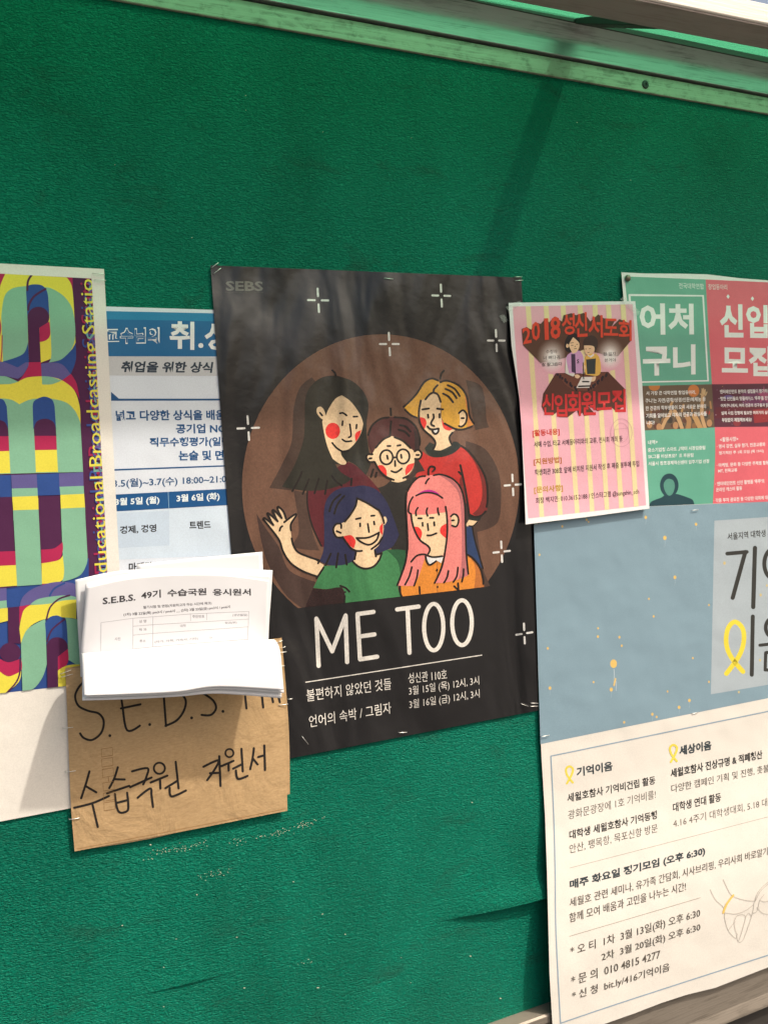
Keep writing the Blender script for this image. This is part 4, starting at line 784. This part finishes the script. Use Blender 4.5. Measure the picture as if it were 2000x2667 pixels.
pk.clip = None

# ------------------------------------------------------------------ curved sheets: envelope and forms
def cr(p, n):
    out = []; N = len(p)
    for i in range(N - 1):
        a, b_, c_, d_ = p[max(0, i - 1)], p[i], p[i + 1], p[min(N - 1, i + 2)]
        for k in range(n):
            t_ = k / n; out.append(.5 * (2 * b_ + (c_ - a) * t_ + (2 * a - 5 * b_ + 4 * c_ - d_) * t_**2 + (3 * b_ - a - 3 * c_ + d_) * t_**3))
    out.append(p[-1]); return out
def surface(tr, rows, nu=8, nv=8):
    g_ = [cr([P(*tr(x, y), d) for x, y, d in r], nu) for r in rows]
    cols = [cr([r[j] for r in g_], nv) for j in range(len(g_[0]))]
    n_ = len(cols[0]); vs = [p for c_ in cols for p in c_]
    fs = [(i * n_ + j, (i + 1) * n_ + j, (i + 1) * n_ + j + 1, i * n_ + j + 1) for i in range(len(cols) - 1) for j in range(n_ - 1)]
    return vs, fs
def curved(name, tr, rows, mt, par=None, loc=None, nu=8, nv=8, th=.0002):
    vs, fs = surface(tr, rows, nu, nv); fs = orient(vs, fs)
    o = mesh_obj(name, vs, fs, [mt], par, smooth=True, loc=loc)
    if th: solidify(o, th)
    return o, BVHTree.FromPolygons(vs, fs)
def mid(*p): return Vector([sum(q[i] for q in p) / len(p) for i in range(3)])

kraft, t, n, b = nodes_of('kraft_paper')
v = position(t, (1, 1, 1))
t.links.new(ramp(t, noise(t, position(t, (40, 40, 110)), 5, 5, .65), [(.3, (.42, .275, .135)), (.7, (.53, .36, .19))]), b.inputs['Base Color'])
b.inputs['Roughness'].default_value = .62; b.inputs['Specular IOR Level'].default_value = .3
bump(t, b, noise(t, v, 18, 4, .55, .6), .004)
env = empty('envelope', P(*C2(480, 1800), .006))
tag(env, 'brown kraft envelope stapled to the board as a pocket, hand lettered in black marker', 'envelope')
eb = [[(355, 912, .0048), (940, 828, .0048), (1522, 748, .0048)], [(380, 1420, .0048), (960, 1330, .0048), (1560, 1230, .0048)], [(405, 1900, .0048), (960, 1800, .0048), (1566, 1592, .0048)]]
curved('back_panel', C2, eb, kraft, env, th=0)
ef = [[(355, 914, .0052), (520, 900, .0115), (940, 845, .0150), (1380, 785, .0115), (1521, 752, .0052)],
      [(370, 1280, .0052), (560, 1250, .0090), (960, 1190, .0120), (1390, 1110, .0095), (1536, 1080, .0054)],
      [(384, 1640, .0052), (600, 1590, .0075), (960, 1525, .0090), (1400, 1430, .0075), (1546, 1400, .0056)],
      [(405, 1903, .0052), (600, 1865, .0056), (960, 1800, .0060), (1400, 1713, .0064), (1553, 1683, .0066)]]
fo, ebv = curved('front_panel', C2, ef, kraft, env, nv=10, th=0)
es = Sheet('matte', grid=10.0); es.bvh = ebv
es.part('marker_lettering'); MK = (42, 38, 36)
def mk(w, *ls):
    for q in ls: es.line(C2, q, w, MK)
mk(12, [(455, 985), (425, 1020), (408, 1065), (425, 1115), (475, 1142), (535, 1158), (562, 1200), (548, 1262), (500, 1300), (455, 1290), (435, 1265)], [(648, 1000), (662, 1110), (688, 1248), (757, 1223)], [(655, 1130), (760, 1108)], [(885, 1050), (898, 1225)], [(860, 1045), (950, 1035), (1002, 1080), (995, 1140), (955, 1195), (895, 1224)], [(1100, 1050), (1150, 1085), (1168, 1128), (1140, 1165), (1090, 1165)], [(1325, 1065), (1332, 1130)], [(1415, 1055), (1422, 1125)], [(1469, 1065), (1475, 1096)], [(1504, 1065), (1512, 1096)],
   [(485, 1470), (465, 1540), (440, 1615)], [(465, 1550), (522, 1583)], [(403, 1666), (500, 1642), (590, 1603)], [(500, 1642), (530, 1770)],
   [(638, 1448), (618, 1510), (592, 1560)], [(620, 1512), (675, 1514)], [(580, 1588), (700, 1548)], [(622, 1592), (632, 1660), (650, 1692), (690, 1682), (694, 1640), (688, 1585)], [(632, 1640), (690, 1625)],
   [(715, 1470), (798, 1453), (792, 1500), (775, 1540)], [(705, 1555), (820, 1503)], [(745, 1612), (812, 1562), (820, 1600), (828, 1662)],
   [(815, 1530), (905, 1493)], [(866, 1518), (868, 1562)], [(950, 1418), (958, 1490), (966, 1562)], [(895, 1560), (960, 1520)], [(918, 1560), (928, 1605), (1005, 1573)],
   [(1100, 1445), (1180, 1410), (1160, 1460), (1120, 1517)], [(1135, 1480), (1178, 1478)], [(1185, 1388), (1192, 1548)],
   [(1195, 1442), (1262, 1413)], [(1235, 1430), (1236, 1465)], [(1305, 1348), (1312, 1470)], [(1260, 1455), (1310, 1430)], [(1275, 1465), (1286, 1510), (1337, 1494)],
   [(1372, 1345), (1365, 1400), (1352, 1458)], [(1366, 1400), (1392, 1432)], [(1395, 1392), (1430, 1383)], [(1428, 1330), (1432, 1462)])
es.ring(C2, 862, 1453, 30, 30, 11, MK, 20); es.ring(C2, 1240, 1371, 22, 22, 10, MK, 18)
for x, y in ((595, 1277), (810, 1217), (1036, 1181), (1205, 1146)): es.ell(C2, x, y, 8, 8, MK, 10)
es.part('postcode_boxes'); BX = (138, 100, 58)
for k, (x, y) in enumerate(((549, 1350), (551, 1404), (554, 1460), (558, 1533), (560, 1588), (563, 1640))):
    es.line(C2, [(x, y), (x + 59, y - 9), (x + 61, y + 33), (x + 2, y + 43)], 2.6, BX, True, smooth=False)
es.line(C2, [(587, 1502), (588, 1524)], 2.6, BX)
es.part('fold_seam'); es.line(C2, [(420, 1888), (960, 1785), (1540, 1672)], 2, (168, 126, 76))

paperm, t, n, b = nodes_of('white_paper')
b.inputs['Base Color'].default_value = (.76, .76, .785, 1); b.inputs['Roughness'].default_value = .75; b.inputs['Specular IOR Level'].default_value = .2
bump(t, b, noise(t, position(t, (1, 1, 1)), 9, 2, .4), .0035)
def form(rows, label, nu=8, nv=8, grp='loose application forms in the envelope'):
    r = rows[-1] if rows[-1][0][1] > rows[0][0][1] else rows[0]
    loc = P(*C2(r[1][0], r[1][1]), r[1][2])
    o, bv = curved('application_form', C2, rows, paperm, None, loc, nu, nv, .00012)
    tag(o, label, 'form', grp); return o, bv
form([[(740, 352, .013), (1080, 316, .014), (1418, 284, .013)], [(745, 600, .0125), (1090, 560, .0135), (1425, 520, .0125)], [(755, 1000, .0085), (1090, 950, .0095), (1430, 900, .0085)]], 'rearmost white form, standing higher than the rest with its right corner showing')
form([[(408, 436, .019), (640, 388, .018), (930, 374, .018), (1200, 374, .017), (1473, 384, .0165)], [(418, 620, .0175), (650, 600, .017), (930, 580, .0165), (1200, 570, .017), (1462, 560, .016)], [(435, 905, .0062), (650, 950, .010), (930, 920, .011), (1200, 900, .010), (1438, 850, .0075)]], 'white form jutting out furthest to the left of the stack')
form([[(462, 456, .0235), (700, 404, .0225), (960, 384, .022), (1220, 384, .021), (1470, 392, .019)], [(455, 640, .021), (700, 610, .0205), (960, 590, .020), (1220, 580, .019), (1460, 570, .0175)], [(445, 930, .0075), (700, 950, .0115), (960, 920, .012), (1220, 900, .011), (1445, 850, .0085)]], 'white form in mid stack, third from the wall, only its top edge showing')
form([[(466, 466, .0275), (700, 414, .0265), (960, 394, .026), (1220, 394, .025), (1466, 412, .022)], [(452, 650, .0245), (700, 620, .024), (960, 600, .0235), (1220, 590, .0225), (1458, 580, .0195)], [(442, 935, .0085), (700, 955, .0125), (960, 925, .013), (1220, 905, .012), (1447, 855, .0095)]], 'white form with a curled top edge right behind the printed front form')
F_, fb = form([[(470, 476, .0325), (700, 426, .0320), (960, 405, .0315), (1220, 408, .0300), (1456, 440, .0260)], [(455, 640, .0285), (700, 610, .0285), (960, 590, .0285), (1220, 585, .0270), (1452, 590, .0235)], [(438, 830, .0225), (700, 810, .0245), (960, 790, .0250), (1220, 770, .0240), (1448, 750, .018)], [(436, 960, .0095), (700, 975, .0135), (960, 945, .014), (1220, 925, .013), (1448, 865, .010)]], 'printed white form at the front of the stack with a bold heading and a table', 8, 10)
fsx = Sheet('matte', grid=10.0); fsx.bvh = fb; TK = (66, 64, 68); TG = (158, 156, 164); TM = (104, 102, 108)
fsx.part('heading')
fsx.text(F7, 'S.E.B.S.', (252, 270), (497, 240), (252, 220), TK, .026); fsx.text(F7, '49기', (540, 232), (686, 218), (538, 172), TK, .026); fsx.text(F7, '수습국원', (735, 212), (1025, 200), (733, 158), TK, .026); fsx.text(F7, '응시원서', (1072, 204), (1355, 203), (1070, 152), TK, .026)
fsx.part('small_lettering')
fsx.text(F7, '필기시험 및 면접(지원하고자 하는 시간에 체크)', (555, 305), (1063, 272), (554, 280), TM, .012); fsx.text(F7, '(1차) 3월 22일(목) pm3시 / pm6시 __ (2차) 3월 23일(금) pm3시 / pm6시', (408, 360), (1200, 300), (407, 334), TM, .012)
for b_, p in (('성 명', ((523, 408), (578, 404), (522, 386))), ('학 과', ((523, 468), (580, 465), (522, 448))), ('주소', ((528, 554), (572, 550), (527, 534))), ('사진', ((342, 540), (385, 537), (341, 516))), ('주민번호', ((920, 372), (1010, 368), (919, 350))), ('(생년월일)', ((1218, 360), (1330, 358), (1217, 340))), ('대학', ((830, 440), (872, 437), (829, 420))), ('학과(부)', ((1162, 420), (1250, 415), (1161, 400))), ('(자가, 자취, 기숙사, 기타(          ))', ((640, 560), (1066, 525), (639, 540)))): fsx.text(F7, b_, *p, TG, .006)
fsx.part('table_lines')
for q in ([(240, 405), (478, 372), (905, 340), (1340, 321)], [(478, 432), (625, 420), (1338, 378)], [(478, 498), (625, 485), (1334, 436)], [(478, 602), (625, 587), (1330, 528)], [(240, 405), (238, 640)], [(478, 372), (477, 603)], [(626, 360), (625, 588)], [(905, 340), (906, 392)], [(1026, 335), (1026, 386)], [(1340, 321), (1330, 540)]): fsx.line(F7, q, 1.8, TG, smooth=False)

DROOP = ((0, 0, 0, 'topmost of the blank forms drooping forward over the envelope mouth'), (3, 11, -.0025, 'middle one of the blank forms drooping forward over the envelope mouth, bottom edge just showing'), (-12, 31, -.0055, 'lowest of the blank forms drooping forward over the envelope mouth, nearest the marker lettering'))
for k, (dx, dy, dz, lab) in enumerate(DROOP):
    w = k
    rows = [[(446, 985, .0100 + dz * .3), (700, 985, .0130 + dz * .3), (960, 955, .0135 + dz * .3), (1220, 930, .0130 + dz * .3), (1470, 880, .0100 + dz * .3)],
            [(446 - 2 * w, 895, .0230 + dz), (700, 880, .0290 + dz), (960, 850, .0300 + dz), (1220, 826, .0290 + dz), (1474, 808, .0270 + dz)],
            [(444 - 2 * w, 834, .0350 + dz), (700, 814, .0430 + dz), (960, 790, .0450 + dz), (1220, 770, .0440 + dz), (1478, 757, .0420 + dz)],
            [(446 - 3 * w, 862, .0440 + dz), (700, 848, .0520 + dz), (960, 826, .0550 + dz), (1220, 808, .0540 + dz), (1508, 800, .0520 + dz)],
            [(450 + dx * .4, 950, .0550 + dz), (700, 938, .0620 + dz), (960, 918, .0640 + dz), (1220, 902, .0625 + dz), (1522, 905, .0600 + dz)],
            [(458 + dx, 1060 + dy * .9, .0680 + dz), (700, 1054 + dy * .85, .0690 + dz), (960, 1042 + dy * .8, .0690 + dz), (1180, 1014 + dy * 1.2, .0660 + dz), (1532 + dx * .9, 1032 + dy * 1.4, .0630 + dz)]]
    form(rows, lab, 8, 8)

# ------------------------------------------------------------------ build the printed sheets
eval_texts()
def poster(sheet, name, label, cat, outline, col, style=None, base_at=None):
    u = outline; bl = min(u, key=lambda p: -p[1])
    pb = P(*(base_at or bl)); root = empty(name, (pb.x, -.003, pb.z)); tag(root, label, cat)
    paper(sheet, u, col, root, style=style); print_on(sheet, root); return root
poster(fl, 'flyer', 'white flyer with blue headings and a timetable, tucked between two posters', 'flyer', [(150, 796), (240, 797), (720, 812), (745, 1330), (760, 1690), (250, 1740), (200, 1300)], (224, 230, 240))
poster(ps, 'poster', 'poster of overlapping yellow, green, blue and purple letter shapes with a white border', 'poster', [(-330, 662), (0, 686), S1(897, 68), S1(1008, 2212), (342, 2078), (185, 2105), (0, 2140), (-330, 2205)], (236, 231, 222))
poster(bp, 'poster', 'black poster with five cartoon women in a brown disc and white lettering', 'poster', [(549, 691), (960, 707), (1357, 723), (1367, 900), (1385, 1200), C4(1590, 600), C4(1602, 1300), C4(1000, 1416), (752, 1976), (645, 1998), (593, 1311), (570, 1000)], (31, 30, 32), 'gloss')
poster(tp, 'poster', 'recruiting poster, half teal and half coral pink, under a round push pin', 'poster', [C5(752, 22), C5(900, 29), C5(1100, 30), C5(1280, 34), C5(1480, 58), C5(1659, 72), C5(2290, 100), C5(2310, 1575), C5(905, 1612), C5(850, 1000), C5(775, 300)], (240, 240, 236))
poster(lp, 'poster', 'pale blue sky poster with yellow balloons above a cream notice with lettering', 'poster', [C5(215, 1578), C5(925, 1480), C6(830, 50), C6(1250, 32), C6(1659, 20), (2500, 1286), (2500, 2330), (2000, 2519), (1861, 2573), (1790, 2590), (1722, 2612), (1650, 2640), (1570, 2668), (1441, 2716), C7(135, 1700), C7(118, 1000), C7(104, 600), C7(80, 200), C6(70, 1600), C6(56, 1200), C6(46, 800)], (235, 230, 221))
poster(pk, 'flyer', 'pink flyer with yellow stripes, red lettering and two drawn children at a table', 'flyer', [C5(57, 210), C5(300, 206), C5(838, 200), C5(855, 400), C5(880, 700), C5(905, 1150), C5(925, 1480), C5(540, 1532), C5(162, 1578), C5(152, 1300), C5(140, 1050), C5(130, 850), C5(108, 690), C5(76, 480)], (236, 234, 234))
print_on(es, env, .0002)
print_on(fsx, F_, .00012)

# ------------------------------------------------------------------ staples, tape, pin
steel, t, n, b = nodes_of('staple_wire'); b.inputs['Base Color'].default_value = (.70, .69, .66, 1); b.inputs['Metallic'].default_value = .85; b.inputs['Roughness'].default_value = .35
def staple(a, c_, d, label, grp, lift_=0.0):
    A, B = P(*a, d + .0008), P(*c_, d + .0008 + lift_); t_ = (B - A).normalized()
    i1, i2 = Vector((0, .0045, 0)), Vector((0, .0045, 0))
    bf = Buf().tube([A + i1, A + Vector((0, .0006, 0)), A + t_ * .0006, (A + B) / 2, B - t_ * .0006, B + Vector((0, .0006, 0)), B + i2], .00040, 6)
    o = bf.build('staple', steel, None, smooth=True, loc=(A + B) / 2); tag(o, label, 'staple', grp)
GA = 'staples in the paper on the board'
for a, c_, d, lab in ((C1(577, 167), C1(648, 176), .0042, 'upper staple at the top right corner of the letter shape poster'),
    (C1(587, 210), C1(655, 213), .0042, 'lower staple at the top right corner of the letter shape poster'),
    (C1(1308, 135), C1(1350, 104), .0042, 'slanted staple outermost on the top left corner of the black poster'),
    (C1(1320, 172), C1(1365, 138), .0042, 'slanted staple just inside the top left corner of the black poster'),
    (C3(868, 118), C3(911, 124), .0042, 'staple in the middle of the top edge of the black poster'),
    (C3(1495, 113), C3(1530, 112), .0042, 'upper staple at the top right corner of the black poster'),
    (C3(1497, 131), C3(1534, 128), .0042, 'lower staple at the top right corner of the black poster'),
    (C4(375, 1437), C4(407, 1477), .0044, 'slanted staple near the bottom left of the black poster beside the envelope'),
    (C4(878, 1416), C4(920, 1414), .0044, 'staple in the middle of the bottom edge of the black poster'),
    (C4(1565, 1262), C4(1602, 1263), .0044, 'uppermost staple at the bottom right corner of the black poster'),
    (C4(1562, 1279), C4(1601, 1278), .0044, 'lower staple on the edge at the bottom right corner of the black poster'),
    (C4(1514, 1266), C4(1552, 1279), .0044, 'tilted staple set inward from the bottom right corner of the black poster'),
    (C2(340, 1239), C2(396, 1232), .0058, 'upper staple on the left edge of the brown envelope, level with the letter S'),
    (C2(356, 1476), C2(411, 1467), .0058, 'middle staple on the left edge of the brown envelope'),
    (C2(375, 1731), C2(433, 1722), .0058, 'lowest staple on the left edge of the brown envelope'),
    (C2(330, 944), C2(388, 922), .0062, 'upper staple at the left end of the envelope mouth'),
    (C2(334, 962), C2(398, 944), .0062, 'lower staple at the left end of the envelope mouth'),
    (C2(1488, 778), C2(1527, 764), .0062, 'staple at the top right corner of the envelope above the drooping forms'),
    (C2(1520, 804), C2(1543, 797), .0062, 'short staple second from the top on the right edge of the envelope'),
    (C2(1503, 828), C2(1549, 825), .0062, 'long staple third from the top on the right edge of the envelope'),
    (C2(1512, 903), C2(1538, 900), .0062, 'staple halfway down the drooping forms on the right edge of the envelope'),
    (C2(1505, 1113), C2(1556, 1107), .0066, 'staple on the right edge of the envelope just below the drooping forms'),
    (C2(1556, 1081), C2(1581, 1078), .0044, 'small staple in the black poster beside the right edge of the envelope'),
    (C6(1130, 78), C6(1175, 73), .0062, 'staple in the top edge of the pale blue balloon poster'),
    (C6(1130, 1494), C6(1171, 1485), .0062, 'staple where the blue sky meets the cream notice, below the balloons'),
    (C6(80, 1655), C6(136, 1645), .0062, 'staple at the lower left corner of the blue sky picture'),
    (C7(165, 1391), C7(215, 1378), .0066, 'staple on the left edge of the cream notice')):
    staple(a, c_, d, lab, GA)
tape, t, n, b = nodes_of('clear_tape')
b.inputs['Base Color'].default_value = (.75, .78, .74, 1); b.inputs['Roughness'].default_value = .25; b.inputs['Alpha'].default_value = .22
bump(t, b, noise(t, position(t, (1, 1, 1)), 120, 3, .6), .0012)
for pts, d, lab in (([C5(742, 186), C5(765, 170), C5(872, 268), C5(848, 292)], .0088, 'crinkled clear tape across the top right corner of the pink flyer'),
                    ([C5(56, 268), C5(40, 236), C5(128, 196), C5(142, 214)], .0088, 'clear tape across the top left corner of the pink flyer'),
                    ([C3(1418, 300), C3(1440, 292), C3(1462, 322), C3(1440, 335)], .0042, 'small torn scrap of tape on the black poster left of the pink flyer')):
    vs = [P(*p, d + .0009 * math.sin(3 * k)) for k, p in enumerate(pts)]
    c_ = mid(*vs); gx = []
    for i in range(9):
        for j in range(5):
            s_, q_ = i / 8, j / 4
            p = (vs[0] * (1 - s_) + vs[3] * s_) * (1 - q_) + (vs[1] * (1 - s_) + vs[2] * s_) * q_
            p.y -= .0007 * math.sin(s_ * 9 + q_ * 4) + .0004; gx.append(p)
    fs = orient(gx, [(i * 5 + j, (i + 1) * 5 + j, (i + 1) * 5 + j + 1, i * 5 + j + 1) for i in range(8) for j in range(4)])
    o = mesh_obj('tape_strip', gx, fs, [tape], None, smooth=True, loc=c_); tag(o, lab, 'tape', 'bits of clear tape')
brass, t, n, b = nodes_of('tarnished_brass'); b.inputs['Base Color'].default_value = (.16, .145, .10, 1); b.inputs['Metallic'].default_value = .7; b.inputs['Roughness'].default_value = .42
pp = P(*C5(793, 58), .006)
pin = empty('push_pin', (pp.x, -.003, pp.z)); tag(pin, 'round dull brass push pin in the top left corner of the teal poster', 'push pin')
Buf().lathe(pp, [(.0040, .0052), (.0047, .0058), (.0046, .0066), (.0036, .0078), (.0020, .0085), (.0004, .0087)], 28).build('head', brass, pin, smooth=True)
Buf().tube([(pp.x, -.0055, pp.z), (pp.x, .004, pp.z)], .0006, 8).build('shaft', steel, pin)
